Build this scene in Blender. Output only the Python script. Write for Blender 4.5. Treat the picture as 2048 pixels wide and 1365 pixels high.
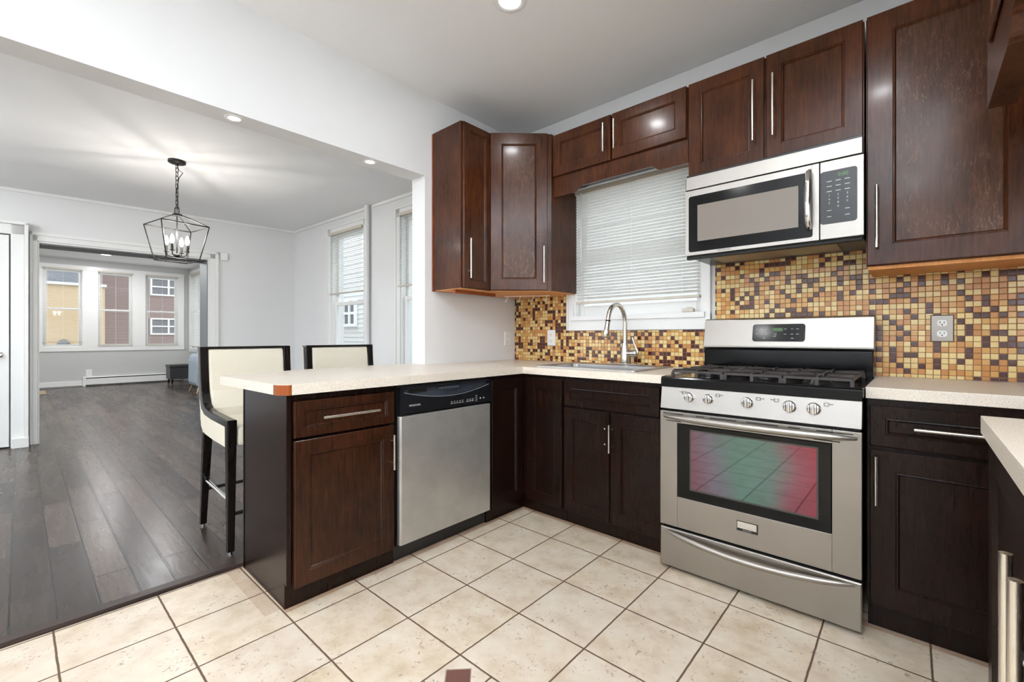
import bpy, math, random
from mathutils import Vector, Matrix
random.seed(7)
S = bpy.context.scene
for o in list(bpy.data.objects): bpy.data.objects.remove(o)
PI = math.pi

# ------------------------------------------------------------------ camera
cam_d = bpy.data.cameras.new('camera'); cam = bpy.data.objects.new('camera', cam_d)
S.collection.objects.link(cam); S.camera = cam
cam.location = (2.5176, -2.7654, 1.1043)
cam.rotation_euler = (PI/2, 0, math.radians(41.6048))
cam_d.sensor_width = 36; cam_d.lens = 889.44/2048*36
cam_d.shift_x = (1024-1041.29)/2048; cam_d.shift_y = (674-682.5)/2048
cam_d.clip_start = .03; cam_d.clip_end = 200
S.view_settings.view_transform = 'Standard'; S.view_settings.look = 'None'
S.view_settings.gamma = 1; S.view_settings.use_curve_mapping = False
S.view_settings.exposure = 0.14
# ------------------------------------------------------------------ sky: even overcast daylight
W = bpy.data.worlds.new('sky'); S.world = W; W.use_nodes = True
bg = W.node_tree.nodes['Background']; bg.inputs[0].default_value = (.86, .92, 1, 1); bg.inputs[1].default_value = 3.0
# brightness of the seen lamps and of unseen ones added for light
P_KITCHEN = 4.5; P_SPOT = 0.35; P_BULB = 4.0; P_FAR = 30.0; P_ADDED_DINING = 5.0; P_ADDED_DOME_DINING = 35.0; P_ADDED_DOME_FAR = 100.0; P_ADDED_UPLIGHT = 88.0

# ------------------------------------------------------------------ node helpers
def new_mat(name):
    m = bpy.data.materials.new(name); m.use_nodes = True
    nt = m.node_tree; b = nt.nodes['Principled BSDF']
    return m, nt, b
def nd(nt, t, **k):
    n = nt.nodes.new(t)
    for a, v in k.items(): setattr(n, a, v)
    return n
def setin(nt, n, i, v):
    if hasattr(v, 'is_linked') or hasattr(v, 'links'): nt.links.new(v, n.inputs[i])
    else: n.inputs[i].default_value = v
def mth(nt, op, a, b=0.0, c=None):
    n = nd(nt, 'ShaderNodeMath', operation=op); setin(nt, n, 0, a); setin(nt, n, 1, b)
    if c is not None: setin(nt, n, 2, c)
    return n.outputs[0]
def mixc(nt, f, a, b, bt='MIX'):
    n = nd(nt, 'ShaderNodeMix', data_type='RGBA', blend_type=bt)
    setin(nt, n, 0, f); setin(nt, n, 6, a); setin(nt, n, 7, b); return n.outputs[2]
def coords(nt, scale=(1,1,1), loc=(0,0,0), rot=(0,0,0), kind='Object'):
    tc = nd(nt, 'ShaderNodeTexCoord'); mp = nd(nt, 'ShaderNodeMapping')
    mp.inputs['Location'].default_value = loc; mp.inputs['Rotation'].default_value = rot; mp.inputs['Scale'].default_value = scale
    nt.links.new(tc.outputs[kind], mp.inputs[0]); return mp.outputs[0]
def noise(nt, vec, scale, detail=3, rough=.5, dist=0):
    n = nd(nt, 'ShaderNodeTexNoise'); nt.links.new(vec, n.inputs['Vector'])
    n.inputs['Scale'].default_value = scale; n.inputs['Detail'].default_value = detail
    n.inputs['Roughness'].default_value = rough; n.inputs['Distortion'].default_value = dist
    return n.outputs['Fac']
def ramp(nt, fac, stops, interp='LINEAR'):
    n = nd(nt, 'ShaderNodeValToRGB'); r = n.color_ramp; r.interpolation = interp
    while len(r.elements) < len(stops): r.elements.new(.5)
    for e, (p, c) in zip(r.elements, stops):
        e.position = p; e.color = (c[0], c[1], c[2], 1) if hasattr(c, '__len__') else (c, c, c, 1)
    nt.links.new(fac, n.inputs[0]); return n.outputs[0]
def bump(nt, b, h, strength=.2, dist=.002):
    n = nd(nt, 'ShaderNodeBump'); n.inputs['Strength'].default_value = strength; n.inputs['Distance'].default_value = dist
    nt.links.new(h, n.inputs['Height']); nt.links.new(n.outputs[0], b.inputs['Normal'])
def sr(r, g, b):
    f = lambda v: (v/255/12.92) if v/255 <= .04045 else ((v/255+.055)/1.055)**2.4
    return (f(r), f(g), f(b), 1)

def plain(name, col, rough=.5, metal=0, var=.0, spec=.5, emit=None, es=0, bs=0, bscale=200):
    m, nt, b = new_mat(name)
    b.inputs['Roughness'].default_value = rough; b.inputs['Metallic'].default_value = metal
    b.inputs['Specular IOR Level'].default_value = spec
    v = coords(nt); n = noise(nt, v, 6, 3)
    c2 = tuple(min(1, x*(1-var)) for x in col[:3]) + (1,)
    nt.links.new(mixc(nt, n, col, c2), b.inputs['Base Color'])
    if bs: bump(nt, b, noise(nt, v, bscale, 2), bs, .001)
    if emit: b.inputs['Emission Color'].default_value = emit; b.inputs['Emission Strength'].default_value = es
    return m

def wood_mat(name, dark, light, rough=.3, grain=1.0, crackle=False, axis='z', coat=.0):
    m, nt, b = new_mat(name)
    sc = {'z': (14, 14, 1.2), 'x': (1.2, 14, 14), 'y': (14, 1.2, 14)}[axis]
    v = coords(nt, sc); g = noise(nt, v, 6, 6, .65, .6)
    big = noise(nt, coords(nt, (1, 1, .8)), 5, 3, .6)
    f = mth(nt, 'ADD', mth(nt, 'MULTIPLY', g, .55*grain), mth(nt, 'MULTIPLY', big, .5))
    c = ramp(nt, f, [(.32, dark), (.72, light)])
    if crackle:
        st = noise(nt, coords(nt, (22, 22, 4)), 2.2, 3, .6, .5)
        dn = noise(nt, coords(nt, (1, 1, .7)), 4, 4, .7)
        ln = mth(nt, 'MULTIPLY', ramp(nt, mth(nt, 'ABSOLUTE', mth(nt, 'SUBTRACT', st, .5)), [(.0, 1.), (.02, 0.)]), mth(nt, 'MULTIPLY', ramp(nt, dn, [(.42, 0.), (.6, 1.)]), .55))
        haze = mth(nt, 'MULTIPLY', ramp(nt, noise(nt, coords(nt, (3, 3, 1.5)), 5, 5, .7), [(.5, 0.), (.75, 1.)]), .25)
        c = mixc(nt, haze, c, sr(112, 84, 68))
        c = mixc(nt, ln, c, sr(140, 112, 92))
    nt.links.new(c, b.inputs['Base Color'])
    b.inputs['Roughness'].default_value = rough
    b.inputs['Coat Weight'].default_value = coat; b.inputs['Coat Roughness'].default_value = .12; b.inputs['Specular IOR Level'].default_value = .2
    bump(nt, b, g, .035, .001)
    return m

def steel_mat(name, col, rough=.26, axis='x', smudge=0.0):
    m, nt, b = new_mat(name)
    sc = {'x': (2, 300, 300), 'z': (300, 300, 2), 'y': (300, 2, 300)}[axis]
    g = noise(nt, coords(nt, sc), 1, 2); s = noise(nt, coords(nt), 5, 4, .6)
    c = mixc(nt, mth(nt, 'MULTIPLY', s, smudge), col, tuple(x*.45 for x in col[:3])+(1,))
    nt.links.new(c, b.inputs['Base Color'])
    b.inputs['Metallic'].default_value = 1
    r = mth(nt, 'ADD', mth(nt, 'MULTIPLY', g, .12), mth(nt, 'ADD', mth(nt, 'MULTIPLY', s, .12), rough-.1)); nt.links.new(r, b.inputs['Roughness'])
    b.inputs['Anisotropic'].default_value = .5
    return m

def floor_tile_mat():
    m, nt, b = new_mat('beige_floor_tile')
    p, tx, ty, rt = .3076, .7137, -.8322, .0072; c_, s_ = math.cos(rt), math.sin(rt)
    tc = nd(nt, 'ShaderNodeTexCoord'); sp = nd(nt, 'ShaderNodeSeparateXYZ'); nt.links.new(tc.outputs['Object'], sp.inputs[0])
    x = mth(nt, 'SUBTRACT', sp.outputs[0], tx); y = mth(nt, 'SUBTRACT', sp.outputs[1], ty)
    j = mth(nt, 'DIVIDE', mth(nt, 'ADD', mth(nt, 'MULTIPLY', x, c_), mth(nt, 'MULTIPLY', y, s_)), p)
    k = mth(nt, 'DIVIDE', mth(nt, 'SUBTRACT', mth(nt, 'MULTIPLY', x, s_), mth(nt, 'MULTIPLY', y, c_)), p)
    # decorative border strip: half-width row of small tiles with a dark diamond, right of the third column
    inx = mth(nt, 'GREATER_THAN', j, 2.0)
    ink = mth(nt, 'MULTIPLY', mth(nt, 'GREATER_THAN', k, 3.0), mth(nt, 'LESS_THAN', k, 3.5))
    band = mth(nt, 'MULTIPLY', inx, ink)
    k = mth(nt, 'SUBTRACT', k, mth(nt, 'MULTIPLY', mth(nt, 'MULTIPLY', inx, mth(nt, 'GREATER_THAN', k, 3.5)), .5))
    wob = mth(nt, 'MULTIPLY', mth(nt, 'SUBTRACT', noise(nt, coords(nt), 30, 2), .5), .01)
    def edge(q, s=1.0):
        q = mth(nt, 'MULTIPLY', mth(nt, 'ADD', q, wob), s)
        return mth(nt, 'DIVIDE', mth(nt, 'SUBTRACT', .5, mth(nt, 'ABSOLUTE', mth(nt, 'SUBTRACT', mth(nt, 'FRACT', q), .5))), s)
    ej = mth(nt, 'ADD', mth(nt, 'MULTIPLY', edge(j), mth(nt, 'SUBTRACT', 1, band)), mth(nt, 'MULTIPLY', edge(j, 2.0), band))
    ek = edge(k)
    e = mth(nt, 'MINIMUM', ej, ek)
    grout = ramp(nt, e, [(.008, 1.), (.0125, 0.)])
    j2 = mth(nt, 'ABSOLUTE', mth(nt, 'SUBTRACT', mth(nt, 'FRACT', mth(nt, 'MULTIPLY', j, 2.0)), .5))
    k2 = mth(nt, 'ABSOLUTE', mth(nt, 'SUBTRACT', mth(nt, 'FRACT', mth(nt, 'MULTIPLY', k, 2.0)), .5))
    sm = mth(nt, 'ADD', j2, k2)
    dia = mth(nt, 'MULTIPLY', band, mth(nt, 'LESS_THAN', sm, .36))
    dgr = mth(nt, 'MULTIPLY', band, mth(nt, 'LESS_THAN', mth(nt, 'ABSOLUTE', mth(nt, 'SUBTRACT', sm, .375)), .018))
    cid = nd(nt, 'ShaderNodeCombineXYZ'); nt.links.new(mth(nt, 'FLOOR', j), cid.inputs[0]); nt.links.new(mth(nt, 'FLOOR', k), cid.inputs[1])
    wn = nd(nt, 'ShaderNodeTexWhiteNoise'); nt.links.new(cid.outputs[0], wn.inputs[0])
    n1 = noise(nt, coords(nt), 9, 5, .6); n2 = noise(nt, coords(nt), 55, 4, .75, .8)
    base = ramp(nt, n1, [(.3, sr(184, 164, 136)), (.5, sr(205, 189, 166)), (.72, sr(214, 203, 184))])
    base = mixc(nt, mth(nt, 'MULTIPLY', wn.outputs[0], .25), base, sr(208, 198, 190))
    pits = ramp(nt, mth(nt, 'ADD', n2, mth(nt, 'MULTIPLY', mth(nt, 'SUBTRACT', noise(nt, coords(nt, loc=(3, 1, 0)), 7, 2), .5), .25)), [(.61, 0.), (.65, 1.)])
    base = mixc(nt, mth(nt, 'MULTIPLY', pits, .6), base, sr(120, 92, 62))
    base = mixc(nt, dia, base, sr(104, 70, 62))
    X_, Y_ = sp.outputs[0], sp.outputs[1]
    def inside(v, a, b_): return mth(nt, 'MULTIPLY', mth(nt, 'GREATER_THAN', v, a), mth(nt, 'LESS_THAN', v, b_))
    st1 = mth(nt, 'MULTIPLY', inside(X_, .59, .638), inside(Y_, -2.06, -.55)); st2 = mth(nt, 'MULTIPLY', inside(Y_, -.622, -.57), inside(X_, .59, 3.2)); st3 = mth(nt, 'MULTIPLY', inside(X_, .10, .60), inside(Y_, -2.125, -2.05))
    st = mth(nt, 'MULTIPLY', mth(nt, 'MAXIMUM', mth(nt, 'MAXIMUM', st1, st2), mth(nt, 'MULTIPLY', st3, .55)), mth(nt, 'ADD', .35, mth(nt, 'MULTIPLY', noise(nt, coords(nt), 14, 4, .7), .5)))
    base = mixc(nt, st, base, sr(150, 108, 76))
    c = mixc(nt, mth(nt, 'MAXIMUM', grout, mth(nt, 'MULTIPLY', dgr, .6)), base, sr(92, 70, 52))
    nt.links.new(c, b.inputs['Base Color'])
    nt.links.new(mth(nt, 'ADD', .34, mth(nt, 'MULTIPLY', grout, .5)), b.inputs['Roughness'])
    h = mth(nt, 'ADD', mth(nt, 'MULTIPLY', grout, -1.0), mth(nt, 'MULTIPLY', pits, -.35)); bump(nt, b, h, .5, .002)
    return m

def mosaic_mat():
    m, nt, b = new_mat('glass_mosaic')
    tc = nd(nt, 'ShaderNodeTexCoord'); sp = nd(nt, 'ShaderNodeSeparateXYZ'); nt.links.new(tc.outputs['Object'], sp.inputs[0])
    px = mth(nt, 'DIVIDE', mth(nt, 'ADD', sp.outputs[0], 5), .0256); pz = mth(nt, 'DIVIDE', mth(nt, 'ADD', sp.outputs[2], 1.0), .0254)
    fx, fz = mth(nt, 'FRACT', px), mth(nt, 'FRACT', pz)
    cid = nd(nt, 'ShaderNodeCombineXYZ'); nt.links.new(mth(nt, 'FLOOR', px), cid.inputs[0]); nt.links.new(mth(nt, 'FLOOR', pz), cid.inputs[1])
    wn = nd(nt, 'ShaderNodeTexWhiteNoise'); nt.links.new(cid.outputs[0], wn.inputs[0])
    c = ramp(nt, wn.outputs['Value'], [(0, sr(72, 34, 26)), (.27, sr(206, 158, 88)), (.50, sr(190, 132, 70)), (.68, sr(222, 196, 132))], 'CONSTANT')
    ex = mth(nt, 'ABSOLUTE', mth(nt, 'SUBTRACT', fx, .5)); ez = mth(nt, 'ABSOLUTE', mth(nt, 'SUBTRACT', fz, .5))
    e = mth(nt, 'MAXIMUM', ex, ez); g = ramp(nt, e, [(.438, 0.), (.455, 1.)])
    nt.links.new(mixc(nt, g, c, sr(126, 84, 46)), b.inputs['Base Color'])
    nt.links.new(mth(nt, 'ADD', .13, mth(nt, 'MULTIPLY', g, .6)), b.inputs['Roughness'])
    bump(nt, b, ramp(nt, e, [(.38, 1.), (.48, 0.)]), .35, .0015)
    return m

def plank_mat():
    m, nt, b = new_mat('dark_hand_scraped_planks')
    br = nd(nt, 'ShaderNodeTexBrick'); nt.links.new(coords(nt), br.inputs['Vector'])
    br.offset = .37; br.offset_frequency = 2; br.squash = 1
    br.inputs['Scale'].default_value = 1; br.inputs['Mortar Size'].default_value = .0048; br.inputs['Mortar Smooth'].default_value = .3
    br.inputs['Brick Width'].default_value = .9; br.inputs['Row Height'].default_value = .127
    br.inputs['Color1'].default_value = (0, 0, 0, 1); br.inputs['Color2'].default_value = (1, 1, 1, 1); br.inputs['Mortar'].default_value = (.5, .5, .5, 1)
    w = nd(nt, 'ShaderNodeTexWave', wave_type='BANDS', bands_direction='Y')
    # grain waves run across the length and are shifted per plank
    tc = nd(nt, 'ShaderNodeTexCoord'); mp = nd(nt, 'ShaderNodeMapping'); nt.links.new(tc.outputs['Object'], mp.inputs[0]); mp.inputs['Scale'].default_value = (.35, 1, 1)
    nt.links.new(mp.outputs[0], w.inputs['Vector']); w.inputs['Scale'].default_value = 11; w.inputs['Distortion'].default_value = 5; w.inputs['Detail'].default_value = 0; w.inputs['Detail Scale'].default_value = 1.6
    n = noise(nt, coords(nt, (1, 7, 1)), 3, 2)
    f = mth(nt, 'ADD', mth(nt, 'MULTIPLY', br.outputs['Color'], .5), mth(nt, 'MULTIPLY', n, .4))
    c = ramp(nt, f, [(.25, sr(46, 38, 33)), (.8, sr(88, 75, 66))])
    c = mixc(nt, mth(nt, 'MULTIPLY', ramp(nt, w.outputs['Fac'], [(.0, 1.), (.28, 0.)]), .3), c, sr(40, 33, 30)); c = mixc(nt, br.outputs['Fac'], c, sr(20, 15, 13)); nt.links.new(c, b.inputs['Base Color'])
    b.inputs['Specular IOR Level'].default_value = .3; nt.links.new(mth(nt, 'ADD', .22, mth(nt, 'MULTIPLY', n, .1)), b.inputs['Roughness'])
    h = mth(nt, 'SUBTRACT', mth(nt, 'MULTIPLY', w.outputs['Fac'], .12), mth(nt, 'MULTIPLY', br.outputs['Fac'], 1.5)); bump(nt, b, h, .10, .003)
    return m

def brick_mat(name, a, c2, mort):
    m, nt, b = new_mat(name)
    br = nd(nt, 'ShaderNodeTexBrick'); nt.links.new(coords(nt, rot=(PI/2, 0, PI/2)), br.inputs['Vector'])
    br.inputs['Scale'].default_value = 1; br.inputs['Brick Width'].default_value = .22; br.inputs['Row Height'].default_value = .075; br.inputs['Mortar Size'].default_value = .008
    br.inputs['Color1'].default_value = a; br.inputs['Color2'].default_value = c2; br.inputs['Mortar'].default_value = mort
    nt.links.new(br.outputs['Color'], b.inputs['Base Color']); b.inputs['Roughness'].default_value = .85
    return m

def laminate_mat():
    m, nt, b = new_mat('speckled_laminate')
    n = noise(nt, coords(nt), 260, 2, .7); n2 = noise(nt, coords(nt), 700, 1)
    c = ramp(nt, n, [(.32, sr(196, 180, 160)), (.5, sr(226, 215, 200)), (.7, sr(233, 225, 213))])
    nt.links.new(c, b.inputs['Base Color']); b.inputs['Roughness'].default_value = .3
    bump(nt, b, n2, .03, .0004); return m

def glass_mat():
    m = bpy.data.materials.new('window_glass'); m.use_nodes = True; nt = m.node_tree; nt.nodes.clear()
    o = nd(nt, 'ShaderNodeOutputMaterial'); t = nd(nt, 'ShaderNodeBsdfTransparent'); g = nd(nt, 'ShaderNodeBsdfGlossy'); g.inputs['Roughness'].default_value = .02
    t.inputs[0].default_value = (.95, .97, .97, 1); mx = nd(nt, 'ShaderNodeMixShader'); mx.inputs[0].default_value = .06
    nt.links.new(t.outputs[0], mx.inputs[1]); nt.links.new(g.outputs[0], mx.inputs[2]); nt.links.new(mx.outputs[0], o.inputs[0]); return m

def oven_glass_mat():
    m, nt, b = new_mat('iridescent_oven_glass')
    tc = nd(nt, 'ShaderNodeTexCoord'); sp = nd(nt, 'ShaderNodeSeparateXYZ'); nt.links.new(tc.outputs['Generated'], sp.inputs[0])
    a = mth(nt, 'ADD', sp.outputs[0], mth(nt, 'MULTIPLY', mth(nt, 'SUBTRACT', noise(nt, coords(nt), 3, 2), .5), .35))
    c = ramp(nt, a, [(.02, sr(116, 84, 100)), (.2, sr(108, 104, 118)), (.42, sr(90, 118, 112)), (.66, sr(94, 114, 112)), (.85, sr(122, 80, 92)), (1, sr(126, 66, 76))])
    nt.links.new(c, b.inputs['Base Color']); b.inputs['Metallic'].default_value = .9; b.inputs['Roughness'].default_value = .03
    return m

M = {}
M['wall'] = plain('white_wall_paint', sr(229, 229, 228), .55, var=.02, bs=.04, bscale=90)
M['ceil'] = plain('white_ceiling_paint', sr(246, 246, 246), .7, var=.02)
M['trim'] = plain('white_gloss_trim', sr(236, 236, 233), .3, var=.01)
M['greywall'] = plain('pale_grey_wall_paint', sr(196, 197, 194), .6, var=.02)
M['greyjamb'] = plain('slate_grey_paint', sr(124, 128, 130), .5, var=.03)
M['tile'] = floor_tile_mat(); M['mosaic'] = mosaic_mat(); M['plank'] = plank_mat()
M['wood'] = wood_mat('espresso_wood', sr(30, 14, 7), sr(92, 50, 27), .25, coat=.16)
M['wood_half_shaded'] = wood_mat('espresso_wood_half_shaded', sr(22, 11, 6), sr(66, 35, 20), .25, coat=.12)  # same cabinet wood, partly darkened in colour for the less lit peninsula fronts
M['wood_shaded'] = wood_mat('espresso_wood_shaded', sr(10, 6, 4), sr(36, 19, 12), .27)  # same cabinet wood with shade put into the colour, for the dim cabinets
M['panelwood'] = wood_mat('espresso_panel_crackled', sr(28, 15, 9), sr(80, 48, 30), .3, 1.4, True, coat=.16)
M['rawwood'] = wood_mat('honey_plywood', sr(190, 116, 60), sr(222, 160, 96), .45)
M['edgewood'] = wood_mat('orange_edge_wood', sr(116, 56, 24), sr(160, 86, 42), .35)
M['black'] = plain('black_gap', sr(16, 13, 12), .6)
M['blackgloss'] = plain('black_enamel', sr(8, 8, 8), .12, var=.2, spec=.25)
M['blackplastic'] = plain('black_plastic', sr(20, 21, 24), .3, var=.1)
M['darkplastic2'] = plain('charcoal_plastic', sr(60, 64, 74), .28, var=.1)
M['lipgrey'] = plain('grey_plastic_lip', sr(120, 124, 134), .3)
M['iron'] = plain('cast_iron', sr(62, 56, 54), .5, var=.3, bs=.3)
M['steel'] = steel_mat('brushed_steel', (.40, .375, .342, 1), .36, 'x', .15)
M['steel_dw'] = steel_mat('smudged_steel', (.78, .77, .75, 1), .5, 'z', .75)
M['chrome'] = plain('polished_chrome', (.78, .77, .76, 1), .1, 1)
M['nickel'] = steel_mat('brushed_nickel', (.66, .62, .56, 1), .24, 'z', .05)
M['sinksteel'] = steel_mat('sink_steel', (.55, .54, .53, 1), .28, 'x', .2)
M['lam'] = laminate_mat(); M['glass'] = glass_mat(); M['ovenglass'] = oven_glass_mat()
M['mwglass'] = plain('microwave_screen_mesh', sr(126, 116, 106), .35, var=.05)
M['slat'] = plain('white_slat', sr(235, 235, 232), .45, var=.02)
M['slatdim'] = plain('ivory_rail', sr(206, 198, 184), .45, var=.05)
M['white_plastic'] = plain('white_plastic', sr(238, 238, 235), .35, var=.02)
M['slot'] = plain('socket_slots', sr(40, 38, 36), .6)
M['cream'] = plain('cream_leather', sr(232, 224, 204), .38, var=.05, bs=.12, bscale=260)
M['blackwood'] = wood_mat('black_lacquered_wood', sr(16, 13, 12), sr(36, 28, 25), .22, .6)
M['blackmetal'] = plain('black_iron', sr(34, 31, 30), .45, .3)
M['sock'] = plain('candle_sleeve', sr(60, 58, 55), .5)
M['bulb'] = plain('lit_bulb', (1, 1, 1, 1), .3, emit=(1, .93, .82, 1), es=14)
M['lit'] = plain('lit_lens', (1, 1, 1, 1), .4, emit=(1, .97, .92, 1), es=6)
M['leather'] = plain('charcoal_leather', sr(52, 51, 54), .4, var=.15)
M['blue'] = plain('pale_blue_fabric', sr(150, 162, 172), .8, var=.1, bs=.3)
M['legwood'] = wood_mat('tan_leg_wood', sr(150, 128, 104), sr(180, 160, 134), .5)
M['mat'] = plain('tan_mat', sr(168, 150, 120), .9, var=.2)
M['yellowbrick'] = brick_mat('yellow_brick', sr(196, 148, 92), sr(206, 162, 106), sr(196, 170, 134))
M['redbrick'] = brick_mat('red_brick', sr(122, 72, 70), sr(138, 84, 80), sr(140, 118, 112))
M['siding'] = plain('white_siding', sr(214, 212, 208), .6, var=.05)
M['roof'] = plain('grey_roof', sr(120, 122, 128), .8, var=.2)
M['extglass'] = plain('dark_pane', sr(104, 104, 108), .4)
M['green'] = plain('green_display', sr(40, 66, 36), .3, emit=sr(110, 170, 70), es=.10)
M['greentext'] = plain('green_digits', sr(70, 120, 50), .4, emit=sr(120, 190, 80), es=.12)
M['label'] = plain('pale_grey_print', sr(188, 188, 184), .5)
M['darklabel'] = plain('dark_grey_print', sr(90, 84, 80), .5)
M['plate'] = steel_mat('dark_steel_plate', (.30, .27, .24, 1), .38, 'z', .1)  # even steel tone, set darker because nickel reflected too brightly
M['badge'] = steel_mat('badge_steel', (.72, .70, .66, 1), .2, 'x')
M['ground'] = plain('concrete', sr(170, 168, 164), .9, var=.2)

# ------------------------------------------------------------------ mesh builder
ORG = {}
class MB:
    def __init__(s, mat=None): s.v = []; s.f = []; s.m = mat or Matrix.Identity(4); s.smooth = []
    def add(s, vs, fs, smooth=False):
        n = len(s.v); s.v += [tuple(s.m @ Vector(v)) for v in vs]; s.f += [[i+n for i in f] for f in fs]; s.smooth += [smooth]*len(fs)
    def box(s, x0, x1, y0, y1, z0, z1):
        s.add([(x0,y0,z0),(x1,y0,z0),(x1,y1,z0),(x0,y1,z0),(x0,y0,z1),(x1,y0,z1),(x1,y1,z1),(x0,y1,z1)],
              [(0,3,2,1),(4,5,6,7),(0,1,5,4),(1,2,6,5),(2,3,7,6),(3,0,4,7)]); return s
    def prism(s, poly, a0, a1, axis='z'):
        f = {'z': lambda p, a: (p[0], p[1], a), 'y': lambda p, a: (p[0], a, p[1]), 'x': lambda p, a: (a, p[0], p[1])}[axis]
        n = len(poly); s.add([f(p, a0) for p in poly]+[f(p, a1) for p in poly],
            [list(range(n))[::-1], [i+n for i in range(n)]]+[(i, (i+1) % n, (i+1) % n+n, i+n) for i in range(n)]); return s
    def tube(s, pts, r, n=12, closed=False, cap=True):
        pts = [Vector(p) for p in pts]; N = len(pts); vs = []; prev = None
        for i, p in enumerate(pts):
            a = pts[(i-1) % N] if (closed or i > 0) else p; b = pts[(i+1) % N] if (closed or i < N-1) else p
            t = (b-a).normalized(); ref = prev if prev is not None else (Vector((0,0,1)) if abs(t.z) < .9 else Vector((1,0,0)))
            u = (ref-t*ref.dot(t)).normalized(); prev = u; w = t.cross(u); rr = r[i] if hasattr(r, '__len__') else r
            for k in range(n):
                an = 2*PI*k/n; vs.append(p+u*math.cos(an)*rr+w*math.sin(an)*rr)
        fs = []
        for i in range(N if closed else N-1):
            j = (i+1) % N
            for k in range(n): fs.append((i*n+k, i*n+(k+1) % n, j*n+(k+1) % n, j*n+k))
        s.add(vs, fs, True)
        if cap and not closed: s.add([vs[k] for k in range(n)], [list(range(n))[::-1]]); s.add([vs[(N-1)*n+k] for k in range(n)], [list(range(n))])
        return s
    def lathe(s, prof, c, axis='z', n=28, cap=True):
        vs = []; m = {'z': lambda r, a, h: (c[0]+r*math.cos(a), c[1]+r*math.sin(a), c[2]+h), 'y': lambda r, a, h: (c[0]+r*math.cos(a), c[1]+h, c[2]+r*math.sin(a)), 'x': lambda r, a, h: (c[0]+h, c[1]+r*math.cos(a), c[2]+r*math.sin(a))}[axis]
        for r, h in prof:
            for k in range(n): vs.append(m(r, 2*PI*k/n, h))
        fs = []
        for i in range(len(prof)-1):
            for k in range(n): fs.append((i*n+k, i*n+(k+1) % n, (i+1)*n+(k+1) % n, (i+1)*n+k))
        s.add(vs, fs, True)
        if cap: s.add(vs[:n], [list(range(n))]); s.add(vs[-n:], [list(range(n))])
        return s
    def rings(s, x0, x1, z0, z1, prof, n=1):   # nested rectangles in the (u, z) plane: prof = [(inset, depth)], closed by last panel
        vs = []
        for ins, d in prof: vs += [(x0+ins, d, z0+ins), (x1-ins, d, z0+ins), (x1-ins, d, z1-ins), (x0+ins, d, z1-ins)]
        fs = [(3, 2, 1, 0)]
        for i in range(len(prof)-1):
            for k in range(4): fs.append((i*4+k, i*4+(k+1) % 4, (i+1)*4+(k+1) % 4, (i+1)*4+k))
        L = (len(prof)-1)*4; fs.append((L, L+1, L+2, L+3)); s.add(vs, fs); return s
    def build(s, name, mat, parent=None, bevel=0, seg=2, subsurf=0):
        me = bpy.data.meshes.new(name); org = Vector((0,0,0))
        if parent is not None: org = ORG.get(parent.name, Vector((0,0,0)))
        me.from_pydata([tuple(Vector(v)-org) for v in s.v], [], s.f); me.validate()
        if len(me.polygons) == len(s.smooth):
            for p, sm in zip(me.polygons, s.smooth): p.use_smooth = sm
        import bmesh
        bm = bmesh.new(); bm.from_mesh(me); bmesh.ops.recalc_face_normals(bm, faces=bm.faces); bm.to_mesh(me); bm.free()
        me.materials.append(M[mat] if isinstance(mat, str) else mat)
        o = bpy.data.objects.new(name, me); S.collection.objects.link(o)
        if parent is not None: o.parent = parent; ORG[o.name] = org
        if bevel:
            b = o.modifiers.new('bevel', 'BEVEL'); b.width = bevel; b.segments = seg; b.limit_method = 'ANGLE'; b.angle_limit = .7; b.harden_normals = False
        if subsurf:
            m = o.modifiers.new('sub', 'SUBSURF'); m.levels = subsurf; m.render_levels = subsurf
        return o
def _pieces(s, name, mat, parent):   # every box of this builder becomes a mesh of its own
    for i in range(0, len(s.v), 8):
        m = MB(); m.add(s.v[i:i+8], [(0,3,2,1),(4,5,6,7),(0,1,5,4),(1,2,6,5),(2,3,7,6),(3,0,4,7)]); m.build(name, mat, parent)
MB.pieces = _pieces
def thing(name, label, cat, loc=(0,0,0), group=None):
    o = bpy.data.objects.new(name, None); S.collection.objects.link(o); o.location = loc; o.empty_display_size = .1
    ORG[o.name] = Vector(loc); tag(o, label, cat, group); return o
def tag(o, label, cat, group=None):
    o['label'] = label; o['category'] = cat
    if group: o['group'] = group
    return o
def struct(mb, name, mat, parent=None, bevel=0):
    o = mb.build(name, mat, parent, bevel)
    if parent is None: o['kind'] = 'structure'
    return o
def frameM(o, u, n):   # local (u along, n outward, z up)
    u = Vector(u).normalized(); n = Vector(n).normalized(); z = Vector((0,0,1)); o = Vector(o)
    return Matrix(((u.x, n.x, 0, o.x), (u.y, n.y, 0, o.y), (u.z, n.z, 1, o.z), (0, 0, 0, 1)))
def text(txt, size, origin, right, up, mat, parent, name='lettering', align='CENTER', ext=.0003, spacing=1.0):
    c = bpy.data.curves.new(name, 'FONT'); c.body = txt; c.size = size; c.extrude = ext; c.align_x = align; c.align_y = 'CENTER'; c.space_character = spacing
    c.resolution_u = 2
    tmp = bpy.data.objects.new(name, c); S.collection.objects.link(tmp); bpy.context.view_layer.update()
    me = bpy.data.meshes.new_from_object(tmp.evaluated_get(bpy.context.evaluated_depsgraph_get())); bpy.data.objects.remove(tmp)
    me.materials.clear(); me.materials.append(M[mat])
    o = bpy.data.objects.new(name, me); S.collection.objects.link(o)
    r = Vector(right).normalized(); u = Vector(up).normalized(); w = r.cross(u)
    org = ORG[parent.name] if parent else Vector((0,0,0)); p = Vector(origin)-org
    o.matrix_world = Matrix(((r.x, u.x, w.x, p.x), (r.y, u.y, w.y, p.y), (r.z, u.z, w.z, p.z), (0,0,0,1)))
    if parent: o.parent = parent
    return o
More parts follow.
